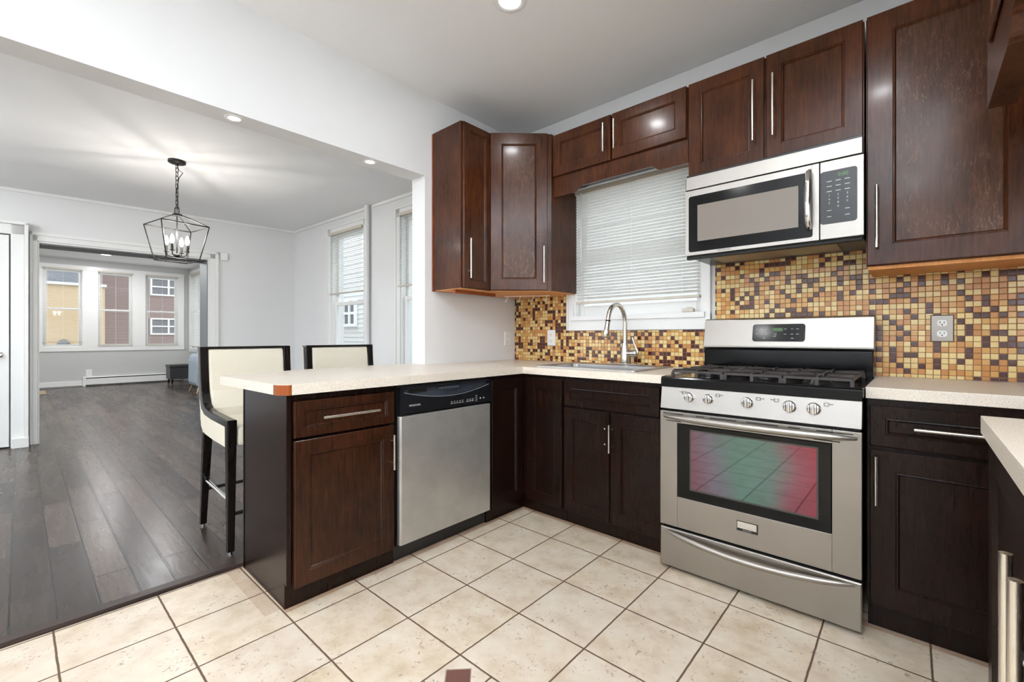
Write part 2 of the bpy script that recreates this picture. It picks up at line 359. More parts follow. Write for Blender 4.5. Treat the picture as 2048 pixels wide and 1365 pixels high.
def copy_tree(o, parent=None):
    c = o.copy(); S.collection.objects.link(c); c.parent = parent
    for ch in [q for q in bpy.data.objects if q.parent == o]: copy_tree(ch, c)
    return c

# ================================================================== STRUCTURE
CK, CD, CF = 2.765, 2.62, 2.84     # kitchen, dining, front room ceilings
WF = -.015                         # plank floor level
def boxes(*bs):
    mb = MB()
    for b in bs: mb.box(*b)
    return mb
struct(boxes((.10, 3.4, -5.3, .12, -.1, 0)), 'floor_kitchen', 'tile')
struct(boxes((-4.4, .10, -5.3, .12, -.1, WF), (-11.7, -4.4, -5.3, .3, -.1, WF)), 'floor_dining', 'plank')
struct(boxes((-.148, 3.4, -5.3, .12, CK, CK+.1)), 'ceiling_kitchen', 'ceil')
struct(boxes((-4.6, -.148, -5.3, .12, CD, CD+.1)), 'ceiling_dining', 'ceil')
struct(boxes((-11.7, -4.55, -5.3, .3, CF, CF+.1)), 'ceiling_front_room', 'ceil')
# kitchen back wall with window hole x .60..1.545, z 1.20..2.24
struct(boxes((-.148, .60, 0, .18, -.1, CK), (1.545, 3.4, 0, .18, -.1, CK), (.60, 1.545, 0, .18, -.1, 1.245), (.60, 1.545, 0, .18, 2.24, CK)), 'wall_back', 'wall')
struct(boxes((3.25, 3.4, -5.3, 0, -.1, CK)), 'wall_right', 'wall')
# rear wall behind the camera; unseen window openings added to let daylight in
struct(boxes((-4.6, -3.6, -5.3, -5.15, -.1, CK), (-1.0, .3, -5.3, -5.15, -.1, CK), (-3.6, -1.0, -5.3, -5.15, -.1, .7), (-3.6, -1.0, -5.3, -5.15, 2.35, CK), (2.9, 3.25, -5.3, -5.15, -.1, CK), (.3, 2.9, -5.3, -5.15, -.1, .85), (.3, 2.9, -5.3, -5.15, 2.3, CK)), 'wall_rear', 'wall')
# wall between kitchen and dining: stub and header
struct(boxes((-.148, 0, -.92, 0, -.1, CK), (-.148, 0, -5.15, -.92, 2.212, CK)), 'wall_left', 'wall', bevel=0)
# dining window wall: slightly out of square
def wy(x): return -.14+(x+4.149)*.0366
def wx(y): return -4.36+(y+2.9)*.0765
def on_window_wall(mb_out, x0, x1, z0, z1, d0, d1):   # slab along the dining window wall, d0..d1 = offset into the wall (+) or room (-)
    mb_out.prism([(x0, wy(x0)+d0), (x1, wy(x1)+d0), (x1, wy(x1)+d1), (x0, wy(x0)+d1)], z0, z1)
WW = MB()
w1, w2 = (-3.10, -2.33), (-1.62, -.85)
for a, b_, z0, z1 in [(-4.6, w1[0], -.1, CD), (w1[0], w1[1], -.1, .55), (w1[0], w1[1], 2.42, CD), (w1[1], w2[0], -.1, CD), (w2[0], w2[1], -.1, .55), (w2[0], w2[1], 2.42, CD), (w2[1], -.148, -.1, CD)]:
    on_window_wall(WW, a, b_, z0, z1, 0, .16)
struct(WW, 'wall_dining_window', 'wall')
FWm = MB()
def on_far_wall(mb, y0, y1, z0, z1, d0, d1):   # d positive = towards the dining room (+x)
    mb.prism([(wx(y0)+d0, y0), (wx(y0)+d1, y0), (wx(y1)+d1, y1), (wx(y1)+d0, y1)], z0, z1)
for y0, y1, z0, z1 in [(-5.15, -2.63, -.1, CF), (-2.63, -1.174, 2.086, CF), (-1.174, .0, -.1, CF)]:
    on_far_wall(FWm, y0, y1, z0, z1, -.33, 0)
struct(FWm, 'wall_dining_far', 'wall')
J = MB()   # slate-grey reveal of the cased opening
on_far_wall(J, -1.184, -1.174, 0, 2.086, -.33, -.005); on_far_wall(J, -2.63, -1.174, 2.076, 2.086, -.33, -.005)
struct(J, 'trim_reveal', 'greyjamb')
# front room
struct(boxes((-11.7, -4.55, .143, .3, -.1, .80), (-11.7, -4.55, .143, .3, 2.70, CF), (-11.7, -11.36, .143, .3, .8, 2.7), (-10.36, -4.55, .143, .3, .8, 2.7)), 'wall_front_room_side', 'greywall')
FX = -11.5
FR = MB(); wins = [(-2.44, -1.83), (-1.58, -.97), (-.735, -.10)]
ZB, ZT = .88, 2.60
FR.box(FX-.18, FX, -5.3, wins[0][0], -.1, CF); FR.box(FX-.18, FX, wins[0][1], wins[1][0], -.1, CF); FR.box(FX-.18, FX, wins[1][1], wins[2][0], -.1, CF); FR.box(FX-.18, FX, wins[2][1], .143, -.1, CF)
for a, b_ in wins: FR.box(FX-.18, FX, a, b_, -.1, ZB); FR.box(FX-.18, FX, a, b_, ZT, CF)
struct(FR, 'wall_front', 'greywall')
struct(boxes((-11.7, -4.6, -5.3, -5.15, -.1, CF)), 'wall_front_room_rear', 'greywall')
# threshold strip between planks and tile
th = MB().prism([(.005, WF), (.02, .004), (.035, .012), (.09, .014), (.10, .008), (.10, -.01), (.005, -.02)], -5.1, -.93, 'y')
struct(th, 'trim_threshold', wood_mat('threshold_wood', sr(34, 26, 23), sr(66, 52, 46), .35, axis='y'))
# crown bead in dining room
cr = MB(); on_far_wall(cr, -5.1, -.15, CD-.035, CD, 0, .02); on_window_wall(cr, -4.14, -2.27, CD-.035, CD, -.02, 0); on_window_wall(cr, -2.14, -.15, CD-.035, CD, -.02, 0)
struct(cr, 'trim_crown', 'trim', bevel=.006)
# mosaic backsplash (5 mm of glass on the wall)
bs = MB()
bs.box(0.002, .548, -.006, 0, .915, 1.425); bs.box(.548, 1.62, -.006, 0, .915, 1.148); bs.box(1.622, 3.25, -.006, 0, .915, 1.56)
struct(bs, 'trim_backsplash', 'mosaic')

# cased opening in the far wall: stepped white casing
cs = MB()
for a, b_, d in [(0, .018, .010), (.018, .075, .022), (.075, .11, .03)]:
    on_far_wall(cs, -1.174+a, -1.174+b_, WF, 2.086+b_, 0, d); on_far_wall(cs, -2.63-b_*.62, -2.63-a*.62, WF, 2.086+b_, 0, d)
    on_far_wall(cs, -2.63-b_*.62, -1.174+b_, 2.086+a, 2.086+b_, 0, d)
struct(cs, 'trim_opening_casing', 'trim', bevel=.003)
# door at the far left with its deep casing
dr = MB(); on_far_wall(dr, -3.66, -2.838, 0.0, 2.125, .03, .07)
door = struct(dr, 'door_1', 'trim', bevel=.002)
dc = MB(); on_far_wall(dc, -2.826, -2.735, WF, 2.235, .0, .10); on_far_wall(dc, -2.735, -2.706, WF, 2.26, 0, .13)
on_far_wall(dc, -3.76, -2.735, 2.135, 2.235, 0, .10); on_far_wall(dc, -3.79, -2.706, 2.235, 2.27, 0, .13); on_far_wall(dc, -3.76, -3.67, WF, 2.235, 0, .1)
on_far_wall(dc, -2.82, -2.704, WF, .085, .0, .145)
struct(dc, 'trim_door_casing', 'trim', bevel=.004)
hx = wx(-2.9)+.07
h_ = MB().tube([(hx, -2.895, .925), (hx+.05, -2.895, .925)], .011); h_.tube([(hx+.05, -2.90, .925), (hx+.055, -2.95, .925), (hx+.05, -3.01, .92)], [.010, .011, .008]); h_.lathe([(.0, 0), (.028, 0), (.026, .01), (.0, .012)], (hx, -2.895, .925), 'x', cap=False)
h_.box(hx-.01, hx+.003, -2.842, -2.838, .88, .97)
h_.build('door_handle', 'chrome', door)
# baseboards
bb = MB().box(FX, FX+.02, -5.1, -1.81, WF+.02, .115); struct(bb, 'baseboard_front', 'trim', bevel=.004)
bb = MB(); on_far_wall(bb, -1.06, -.16, WF, .1, 0, .02); struct(bb, 'baseboard_far', 'trim', bevel=.003)
bb = MB(); on_window_wall(bb, -4.13, -.15, WF, .1, -.02, 0); struct(bb, 'baseboard_window_side', 'trim', bevel=.003)

# ------------------------------------------------------------------ windows
def window(n, Mx, x0, x1, z0, z1, depth=.10, casing=.085, meet=.5, sill=True, cas_top=True, castrim=True, stool=.03, apron=None, rail=.042):
    """double-hung window in local (u, n outward to room, z); wall face at n=0, wall goes to n<0"""
    mb = MB(Mx)
    if castrim:
        for a, b_, d in [(0, casing*.75, .016), (casing*.75, casing, .026)]:
            mb.box(x0-b_, x0-a, 0, d, z0-(apron or casing), z1+b_); mb.box(x1+a, x1+b_, 0, d, z0-(apron or casing), z1+b_); mb.box(x0-b_, x1+b_, 0, d, z1+a, z1+b_)
        mb.box(x0-casing, x1+casing, 0, .018, z0-(apron or casing), z0)
    # jamb lining
    t = .012
    mb.box(x0, x0+t, -depth-.04, 0, z0, z1); mb.box(x1-t, x1, -depth-.04, 0, z0, z1); mb.box(x0+t, x1-t, -depth-.04, 0, z1-t, z1); mb.box(x0+t, x1-t, -depth-.04, 0, z0, z0+t)
    if sill: mb.box(x0-.02, x1+.02, 0, stool, z0-.022, z0+t)
    w = mb.build('window_%d' % n, 'trim', None, .002); w['kind'] = 'structure'
    zm = z0+(z1-z0)*meet; f = .042
    def sash(a, b_, c, d, off):
        q = MB(Mx)
        q.box(a, a+f, off-.03, off, c, d); q.box(b_-f, b_, off-.03, off, c, d); q.box(a+f, b_-f, off-.03, off, c, c+rail); q.box(a+f, b_-f, off-.03, off, d-f, d)
        s_ = q.build('sash', 'trim', w, .003)
        MB(Mx).box(a+f-.004, b_-f+.004, off-.017, off-.013, c+rail-.004, d-f+.004).build('pane', 'glass', s_)
        return s_
    sash(x0+t, x1-t, zm-.02, z1-t, -depth); lo = sash(x0+t, x1-t, z0+t, zm+.02, -depth+.032)
    l = MB(Mx).box((x0+x1)/2-.03, (x0+x1)/2+.03, -depth+.002, -depth+.03, zm+.02, zm+.032); l.build('sash_lock', 'white_plastic', lo)
    return w
def blind(label, Mx, x0, x1, ztop, zbot, n0=-.05, pitch=.021, tilt=25, depth=.024, group=None, stack=0.0, railmat='slatdim', val=True):
    o = Mx @ Vector(((x0+x1)/2, n0, zbot)); t = thing('venetian_blind', label, 'window blind', tuple(o), group)
    MB(Mx).box(x0, x1, n0-.018, n0+.018, ztop-.035, ztop).build('head_rail', railmat, t, .002)
    mb = MB(Mx); z = ztop-.045; ca, sa = math.cos(math.radians(tilt)), math.sin(math.radians(tilt)); h = depth/2
    while z > zbot+.03:
        p = [(-h*ca, -h*sa), (0, .0022), (h*ca, h*sa)]
        vs = []; 
        for xx in (x0+.006, x1-.006):
            for a, b_ in p: vs.append((xx, n0+a, z-b_))
            for a, b_ in p[::-1]: vs.append((xx, n0+a, z-b_-.0007))
        mb.add(vs, [(0,1,7,6),(1,2,8,7),(3,4,10,9),(4,5,11,10),(0,6,11,5),(2,3,9,8),(0,5,4,1),(1,4,3,2),(6,7,10,11),(7,8,9,10)])
        z -= pitch if z > zbot+.03+stack else .004
    mb.build('slats', 'slat', t)
    MB(Mx).box(x0+.004, x1-.004, n0-.013, n0+.013, zbot, zbot+.018).build('bottom_rail', railmat, t, .003)
    c = MB(Mx)
    for fr in (.12, .5, .88):
        xx = x0+(x1-x0)*fr
        for s_ in (-1, 1): c.box(xx-.0008, xx+.0008, n0+s_*h-.0006, n0+s_*h+.0006, zbot+.01, ztop-.03)
    c.build('ladder_cord', 'slat', t)
    wd = MB(Mx).tube([(x0+.06, n0+.022, ztop-.03), (x0+.06, n0+.024, ztop-.03-(ztop-zbot)*.6)], .004, 6); wd.build('tilt_wand', 'white_plastic', t)
    return t
I = frameM((0, 0, 0), (1, 0, 0), (0, -1, 0))
window(1, I, .60, 1.545, 1.245, 2.24, depth=.09, casing=.055, meet=.43, apron=.095, rail=.075)
blind('white horizontal blind lowered over the kitchen window above the sink', I, .625, 1.54, 2.185, 1.345, n0=.012, pitch=.0215, tilt=-32)
ang = math.atan(.0366)
def WWm(): return frameM((0, wy(0), 0), (math.cos(ang), math.sin(ang), 0), (math.sin(ang), -math.cos(ang), 0))
window(2, WWm(), w1[0], w1[1], .55, 2.42, depth=.07, casing=.085, meet=.52)
window(3, WWm(), w2[0], w2[1], .55, 2.42, depth=.07, casing=.075, meet=.52)
blind('white blind half lowered in dining window behind the bar stools', WWm(), -3.13, -2.35, 2.43, 1.64, n0=.01, tilt=10, pitch=.022)
blind('white blind half lowered in dining window beside the kitchen wall end', WWm(), -1.655, -.86, 2.43, 1.64, n0=.01, tilt=10, pitch=.022)
FM = frameM((FX, 0, 0), (0, 1, 0), (1, 0, 0))
for i, (a, b_) in enumerate(wins):
    window(4+i, FM, a, b_, ZB, ZT, depth=.08, casing=.05, meet=.49, castrim=False, stool=.01)
tr = MB().box(FX, FX+.02, -2.6, .03, ZT, ZT+.10); tr.box(FX, FX+.02, -2.6, .03, .78, ZB)
for a, b_ in [(-2.6, wins[0][0]), (wins[0][1], wins[1][0]), (wins[1][1], wins[2][0]), (wins[2][1], .03)]: tr.box(FX, FX+.02, a, b_, ZB, ZT)
struct(tr, 'trim_front_windows', 'trim', bevel=.003)
bl = ['pale blind with loose slats at its foot, front room window nearest the white door', 'pale open blind in the middle of the three front room windows', 'pale open blind in the front room window nearest the ottoman']
for i, (a, b_) in enumerate(wins):
    blind(bl[i], FM, a+.0, b_-.0, ZT+.02, ZB+(.02 if i else .10), n0=.03, pitch=.036, tilt=3, depth=.022, group='blinds on the three front room windows')
SM = frameM((0, .143, 0), (1, 0, 0), (0, -1, 0))
window(7, SM, -11.36, -10.36, .80, 2.70, depth=.08, casing=.07, meet=.5)
blind('white closed blind in the side window of the front room', SM, -11.34, -10.38, 2.68, .86, n0=.0, pitch=.03, tilt=55, depth=.03)

# ================================================================== KITCHEN BASE CABINETS
def shaker(Mx, u0, u1, z0, z1, t=.02, rail=.058, ht=None):
    r = rail
    return MB(Mx).rings(u0, u1, z0, z1, [(0, 0), (0, t-.003), (.003, t), (r, t), (r+.002, t-.003), (r+.007, t-.002), (r+.012, t-.009)])
def bar(Mx, u, z, length, vertical=True, t=.02, r=.006, off=.032):
    mb = MB(Mx); n = t+off; L = length/2
    if vertical:
        mb.tube([(u, n, z-L), (u, n, z+L)], r, 14)
        for s_ in (-1, 1): mb.tube([(u, t-.001, z+s_*(L*.62)), (u, n, z+s_*(L*.62))], r*.7, 10)
    else:
        mb.tube([(u-L, n, z), (u+L, n, z)], r, 14)
        for s_ in (-1, 1): mb.tube([(u+s_*(L*.75), t-.001, z), (u+s_*(L*.75), n, z)], r*.7, 10)
    return mb
XD, YD = .632, -.62     # carcass faces (door backs); doors add 20 mm
PF = frameM((XD, 0, 0), (0, 1, 0), (1, 0, 0))       # peninsula fronts, u = world y
BF = frameM((0, YD, 0), (1, 0, 0), (0, -1, 0))      # back run fronts, u = world x
# 1 peninsula end cabinet
t = thing('base_cabinet', 'dark brown peninsula end cabinet with one drawer over one door', 'cabinet', (.37, -1.80, 0))
MB().box(.14, XD-.012, -2.03, -1.562, .095, .87).box(.58, XD-.001, -2.035, -1.562, .845, .872).box(.2, .60, -2.03, -1.562, 0, .095).build('carcass', 'wood_shaded', t)
MB().prism([(.124, 0), (.604, 0), (.604, .10), (XD-.001, .10), (XD-.001, .872), (.124, .872)], -2.056, -2.036, 'y').build('end_panel', 'wood_shaded', t, .0015)
MB().box(.110, .139, -2.056, -1.0, 0, .872).build('back_panel', 'wood_shaded', t, .001)
MB().box(.600, .612, -2.056, -1.555, 0, .098).build('toe_kick', 'wood_shaded', t, .001)
d = shaker(PF, -2.032, -1.574, .693, .842, rail=.035).build('drawer', 'wood_half_shaded', t, 0)
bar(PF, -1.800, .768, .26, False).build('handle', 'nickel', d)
d = shaker(PF, -2.032, -1.574, .085, .682).build('door', 'wood_half_shaded', t)
bar(PF, -1.594, .56, .165).build('handle', 'nickel', d)
# 2 dishwasher
t = thing('dishwasher', 'stainless steel dishwasher with black control strip under the peninsula counter', 'dishwasher', (.35, -1.24, 0))
MB().box(.15, XD-.004, -1.548, -.938, .08, .868).build('tub', 'black', t)
MB(PF).prism([(-1.548, .002), (-.936, .002), (-.936, .022), (-.945, .028), (-1.539, .028), (-1.548, .022)], .092, .716).build('door_panel', 'steel_dw', t, .002)
cp = MB(PF)
# control strip with a recess bounded below by a curve
NS = 24; uL, uR = -1.527, -.955
def cz(f): return .832-.040*math.sin(PI*f)**.9
zt, zb = .858, .724
cp.box(-1.548, -.936, 0, .010, zb, zt)
vs, fs = [], []
for i in range(NS+1):
    f = i/NS; u = uL+(uR-uL)*f; z = cz(f)
    vs += [(u, .012, zb), (u, .030, zb+.004), (u, .030, z-.003), (u, .026, z), (u, .010, z+.002)]
for i in range(NS):
    for k in range(4): fs.append((i*5+k, (i+1)*5+k, (i+1)*5+k+1, i*5+k+1))
cp.add(vs, fs, False); cp.box(-1.548, uL, .01, .030, zb, zt-.006); cp.box(uR, -.936, .01, .030, zb, zt-.006); cp.box(-1.548, -.936, .01, .030, .846, zt)
cp.build('control_panel', 'blackplastic', t)
lip = [(uL+(uR-uL)*i/NS, .0295, cz(i/NS)-.001) for i in range(NS+1)]
MB(PF).tube(lip, .0016, 8).build('grip_lip', 'lipgrey', t)
MB(PF).prism([(u, z) for u, _, z in lip]+[(uR, .8455), (uL, .8455)], .0101, .0118, 'y').build('grip_recess', 'darkplastic2', t)
MB(PF).prism([(-1.31, .009), (-1.17, .009), (-1.18, .036), (-1.30, .036)], .828, .842).build('latch_handle', 'darkplastic2', t, .003)
MB(PF).box(-1.49, -1.38, .0119, .013, .822, .842).build('vent', 'black', t)
q = MB(PF)
for i in range(5): q.box(-1.235+i*.019, -1.226+i*.019, .030, .0306, .755, .758); q.box(-1.237+i*.019, -1.224+i*.019, .030, .0304, .745, .749)
for i in range(3): q.box(-1.125+i*.019, -1.114+i*.019, .030, .0306, .755, .758); q.box(-1.127+i*.019, -1.112+i*.019, .030, .0304, .745, .749)
for i in range(4): q.box(-1.060, -1.046, .030, .0306, .741+i*.010, .7435+i*.010)
q.pieces('button_print', 'label', t)
for u in (-1.022, -.996): MB(PF).lathe([(.0045, 0), (.0045, .001)], (u, .030, .755), 'y', 10).build('indicator_print', 'label', t)
text('FRIGIDAIRE', .0125, (XD+.0305, -1.465, .765), (0, 1, 0), (0, 0, 1), 'label', t, spacing=1.05)
MB().box(.590, .606, -1.552, -.932, .004, .078).build('kick_plate', 'blackplastic', t, .002)
for y in (-1.53, -.95): MB().lathe([(.006, 0), (.006, .004), (.004, .005)], (.606, y, .045), 'x', 10).build('screw', 'black', t)
# 3 corner cabinet (L) with two narrow doors
t = thing('corner_base_cabinet', 'dark brown corner base cabinet with two narrow doors meeting at the inner corner', 'cabinet', (.4, -.4, 0))
MB().box(.15, XD-.001, -.932, -.03, .095, .872).box(XD-.001, .958, YD+.001, YD+.02, .095, .872).box(XD-.001, .958, YD+.02, -.03, .095, .113).build('carcass', 'wood_shaded', t)
MB().prism([(.60, -.93), (.612, -.93), (.612, -.612+.02), (.958, -.592), (.958, -.58), (.60, -.58)], 0, .096).build('toe_kick', 'wood_shaded', t)
shaker(PF, -.917, -.645, .085, .845, rail=.055).build('door', 'wood_shaded', t)
shaker(BF, .680, .953, .085, .848, rail=.055).build('door', 'wood_shaded', t)
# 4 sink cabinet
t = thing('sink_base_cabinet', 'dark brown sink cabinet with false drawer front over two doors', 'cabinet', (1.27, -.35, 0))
MB().box(.962, 1.585, YD+.001, YD+.02, .095, .872).box(.962, .98, YD+.02, -.03, .095, .70).box(1.567, 1.585, YD+.02, -.03, .095, .87).box(.98, 1.567, YD+.02, -.03, .095, .113).build('carcass', 'wood_shaded', t)
MB().box(.962, 1.585, -.592, -.58, 0, .096).build('toe_kick', 'wood_shaded', t)
shaker(BF, .970, 1.560, .70, .848, rail=.042).build('drawer_front', 'wood_shaded', t)
shaker(BF, .970, 1.272, .09, .690, rail=.062).build('door', 'wood_shaded', t)
d = shaker(BF, 1.278, 1.582, .09, .690, rail=.062).build('door', 'wood_shaded', t)
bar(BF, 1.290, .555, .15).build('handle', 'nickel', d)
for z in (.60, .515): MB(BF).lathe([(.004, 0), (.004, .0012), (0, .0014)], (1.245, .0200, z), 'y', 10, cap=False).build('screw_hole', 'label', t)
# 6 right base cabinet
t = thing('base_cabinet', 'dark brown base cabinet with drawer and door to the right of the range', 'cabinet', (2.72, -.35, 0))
MB().box(2.380, 3.245, YD+.001, -.03, .095, .87).build('carcass', 'wood_shaded', t)
MB().box(2.380, 3.245, -.592, -.58, 0, .096).build('toe_kick', 'wood_shaded', t)
d = shaker(BF, 2.388, 2.90, .695, .848, rail=.045).build('drawer', 'wood_shaded', t)
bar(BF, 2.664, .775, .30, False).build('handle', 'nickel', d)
d = shaker(BF, 2.388, 2.90, .10, .682, rail=.075).build('door', 'wood_shaded', t)
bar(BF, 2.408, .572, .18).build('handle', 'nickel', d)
# 7 side unit near the camera on the right
RX = 2.665
RF = frameM((RX, 0, 0), (0, 1, 0), (-1, 0, 0))
t = thing('base_cabinet', 'dark brown base cabinet with long bar handles at the right edge of the view', 'cabinet', (2.95, -1.8, 0))
MB().box(RX, 3.245, -2.55, -1.255, .095, .868).build('carcass', 'wood_shaded', t)
MB().box(RX+.06, RX+.07, -2.55, -1.255, 0, .096).build('toe_kick', 'wood_shaded', t)
d = shaker(RF, -1.83, -1.262, .10, .86).build('door', 'wood_shaded', t)
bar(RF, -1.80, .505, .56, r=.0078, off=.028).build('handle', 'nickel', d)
d = shaker(RF, -2.45, -1.84, .10, .86).build('door', 'wood_shaded', t)
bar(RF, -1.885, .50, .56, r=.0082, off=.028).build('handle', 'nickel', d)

# ------------------------------------------------------------------ countertops
CT0, CT1 = .872, .914
def poly_slab(mb, outer, hole, z0, z1):   # outer CCW polygon, rectangular hole bridged
    mb.prism(outer, z0, z1)
sx0, sx1, sy0, sy1 = .705, 1.375, -.555, -.075
t = thing('countertop', 'cream speckled laminate counter running along the sink wall and out over the peninsula', 'countertop', (.4, -1.2, CT0))
mb = MB()
c = .022
mb.prism([(-.02, -2.118), (.635, -2.092), (.668, -2.062), (.663, -.655), (.663, -.60), (sx0, -.60), (sx0, -.007), (.001, -.007), (.001, -.922), (-.165, -.925), (-.19, -1.3), (-.14, -1.70)], CT0, CT1)
mb.prism([(.663, -.655), (1.592, -.655), (1.592, -.60), (.663, -.60)], CT0, CT1)
mb.box(sx0, 1.592, -.60, sy0, CT0, CT1); mb.box(sx0, 1.592, sy1, -.007, CT0, CT1); mb.box(sx1, 1.592, sy0, sy1, CT0, CT1)
mb.build('slab', 'lam', t)
MB().prism([(.603, -2.0945), (.636, -2.0935), (.6695, -2.0635), (.6695, -2.050), (.668, -2.050), (.666, -2.060), (.635, -2.090), (.603, -2.092)], CT0+.0005, CT1-.0015).build('chipped_edge', 'edgewood', t)
t = thing('countertop', 'cream speckled laminate counter to the right of the range', 'countertop', (2.8, -.33, CT0))
MB().box(2.376, 3.245, -.638, -.007, CT0, CT1).build('slab', 'lam', t, .0015)
t = thing('countertop', 'cream laminate counter corner jutting in at the right edge above the long handles', 'countertop', (2.9, -1.9, CT0))
MB().box(2.635, 3.245, -2.6, -1.225, CT0, CT1).build('slab', 'lam', t, .0015)

# ------------------------------------------------------------------ sink and faucet
t = thing('kitchen_sink', 'stainless steel drop-in sink below the window', 'sink', (1.04, -.32, CT1))
def rr(x0, x1, y0, y1, r, n=5):
    pts = []
    for cx_, cy_, a0 in [(x1-r, y1-r, 0), (x0+r, y1-r, 90), (x0+r, y0+r, 180), (x1-r, y0+r, 270)]:
        for i in range(n+1): a = math.radians(a0+90*i/n); pts.append((cx_+r*math.cos(a), cy_+r*math.sin(a)))
    return pts
loops = [(rr(.685, 1.395, -.575, -.055, .03), .9145), (rr(.685, 1.395, -.575, -.055, .03), .921), (rr(.70, 1.38, -.56, -.16, .03), .922),
         (rr(.72, 1.36, -.54, -.175, .05), .916), (rr(.725, 1.355, -.535, -.18, .05), .75), (rr(.76, 1.32, -.50, -.215, .05), .735)]
mb = MB(); vs = []; n = len(loops[0][0])
for l, z in loops: vs += [(p[0], p[1], z) for p in l]
fs = [(i*n+k, i*n+(k+1) % n, (i+1)*n+(k+1) % n, (i+1)*n+k) for i in range(len(loops)-1) for k in range(n)]
fs.append([len(vs)-n+k for k in range(n)]); mb.add(vs, fs); mb.build('basin', 'sinksteel', t)
MB().lathe([(0, .002), (.03, .002), (.042, .004), (.045, .0)], (1.04, -.36, .735), cap=False).build('drain', 'chrome', t)
fx_, fy_ = 1.08, -.105
t = thing('kitchen_faucet', 'brushed nickel gooseneck faucet with pull-down spray on the sink', 'faucet', (fx_, fy_, .9225))
MB().box(fx_-.12, fx_+.12, fy_-.03, fy_+.03, .9225, .928).build('deck_plate', 'nickel', t, .002)
MB().lathe([(.029, 0), (.030, .01), (.028, .05), (.024, .10), (.019, .13), (.018, .135)], (fx_, fy_, .928)).build('body', 'nickel', t)
pts = [(fx_, fy_, 1.06), (fx_, fy_, 1.20)]
for i in range(1, 13):
    a = PI*i/13*1.06; pts.append((fx_-.005*i/13, fy_-.105*(1-math.cos(a)), 1.20+.112*math.sin(a)))
MB().tube(pts, .0145, 16).build('gooseneck', 'nickel', t)
e = Vector(pts[-1]); MB().tube([e, e+Vector((0, -.002, -.008))], .0155, 16).build('collar', 'black', t)
MB().tube([e+Vector((0, -.002, -.008)), e+Vector((-.002, -.012, -.06)), e+Vector((-.003, -.020, -.105)), e+Vector((-.003, -.0205, -.108))], [.0150, .0175, .0235, .020], 18).build('spray_head', 'nickel', t)
MB().lathe([(.019, 0), (.0205, .02), (.023, .03), (.0235, .055), (.018, .070), (0, .074)], (fx_+.018, fy_, .995), 'x', cap=False).build('valve_knob', 'nickel', t)
MB().tube([(fx_+.085, fy_, .985), (fx_+.09, fy_, 1.01), (fx_+.066, fy_, 1.06), (fx_+.052, fy_, 1.10)], [.007, .008, .006, .0065], 10).build('lever', 'nickel', t)

# ================================================================== GAS RANGE
gx0, gx1, gy = 1.601, 2.371, -.70
GF = frameM((0, gy, 0), (1, 0, 0), (0, -1, 0))
t = thing('gas_range', 'stainless steel gas range with black cooktop and iridescent oven window', 'stove', ((gx0+gx1)/2, -.37, 0))
MB().box(gx0+.004, gx1-.004, gy+.003, -.10, .045, .865).build('body', 'blackgloss', t, .002)
for x in (gx0+.06, gx1-.06):
    for y in (gy+.06, -.14): MB().lathe([(.018, 0), (.018, .046)], (x, y, 0), n=14).build('foot', 'blackplastic', t)
# drawer
dr = MB(GF); dr.rings(gx0, gx1, .018, .198, [(0, 0), (0, .018), (.004, .022), (.01, .022)]); dr = dr.build('drawer', 'steel', t)
def bow_handle(Mx, u0, u1, z, zdrop, r, bow, base=.02, n=18):
    mb = MB(Mx); pts = []; rr_ = []
    for i in range(n+1):
        f = i/n; s_ = math.sin(PI*f)**.55 if 0 < f < 1 else 0
        pts.append((u0+(u1-u0)*f, base+bow*s_, z-zdrop*math.sin(PI*f))); rr_.append(r*(.45+.55*min(1, s_*1.2)))
    mb.tube(pts, rr_, 14); return mb
bow_handle(GF, gx0+.022, gx1-.022, .186, .026, .013, .035).build('handle', 'steel', dr)
# oven door
od = MB(GF); ox0, ox1, oz0, oz1 = gx0, gx1, .212, .752
wx0, wx1, wz0, wz1 = 1.683, 2.281, .355, .700
od.box(ox0, wx0, 0, .022, oz0, oz1); od.box(wx1, ox1, 0, .022, oz0, oz1); od.box(wx0, wx1, 0, .022, oz0, wz0); od.box(wx0, wx1, 0, .022, wz1, oz1)
od = od.build('oven_door', 'steel', t, .0012)
MB(GF).rings(wx0, wx1, wz0, wz1, [(0, .0), (0, .021), (.003, .0225), (.05, .0225)]).build('window_frame', 'blackgloss', od)
MB(GF).box(1.748, 2.232, .0224, .0232, .405, .672).build('window_pane', 'ovenglass', od)
MB(GF).rings(1.742, 2.238, .398, .678, [(0, .0224), (0, .0229), (.004, .0229)]).build('window_border', 'sock', od)
bow_handle(GF, gx0+.02, gx1-.015, .728, -.0, .0155, .042).build('handle', 'steel', od)
q = MB(GF)
for a, b_, z in [(.015, .11, .742), (.17, .205, .742), (.23, .34, .742), (.38, .50, .742), (.535, .575, .742), (.63, .745, .742), (.03, .10, .708), (.62, .705, .708)]: q.box(gx0+a, gx0+b_, .0218, .0226, z-.002, z+.002)
q.pieces('vent_slot', 'black', od)
bd = MB(GF).rings(1.944, 2.026, .276, .318, [(0, .0215), (0, .0245), (.001, .025), (.002, .025)]).build('badge', 'black', od)
MB(GF).box(1.947, 2.022, .0252, .0262, .288, .316).build('badge_plate', 'badge', od)
text('FRIGIDAIRE', .0115, (1.985, gy-.0264, .302), (1, 0, 0), (0, 0, 1), 'label', od, spacing=1.0)
text('GALLERY', .007, (1.985, gy-.0253, .282), (1, 0, 0), (0, 0, 1), 'label', od, spacing=1.3)
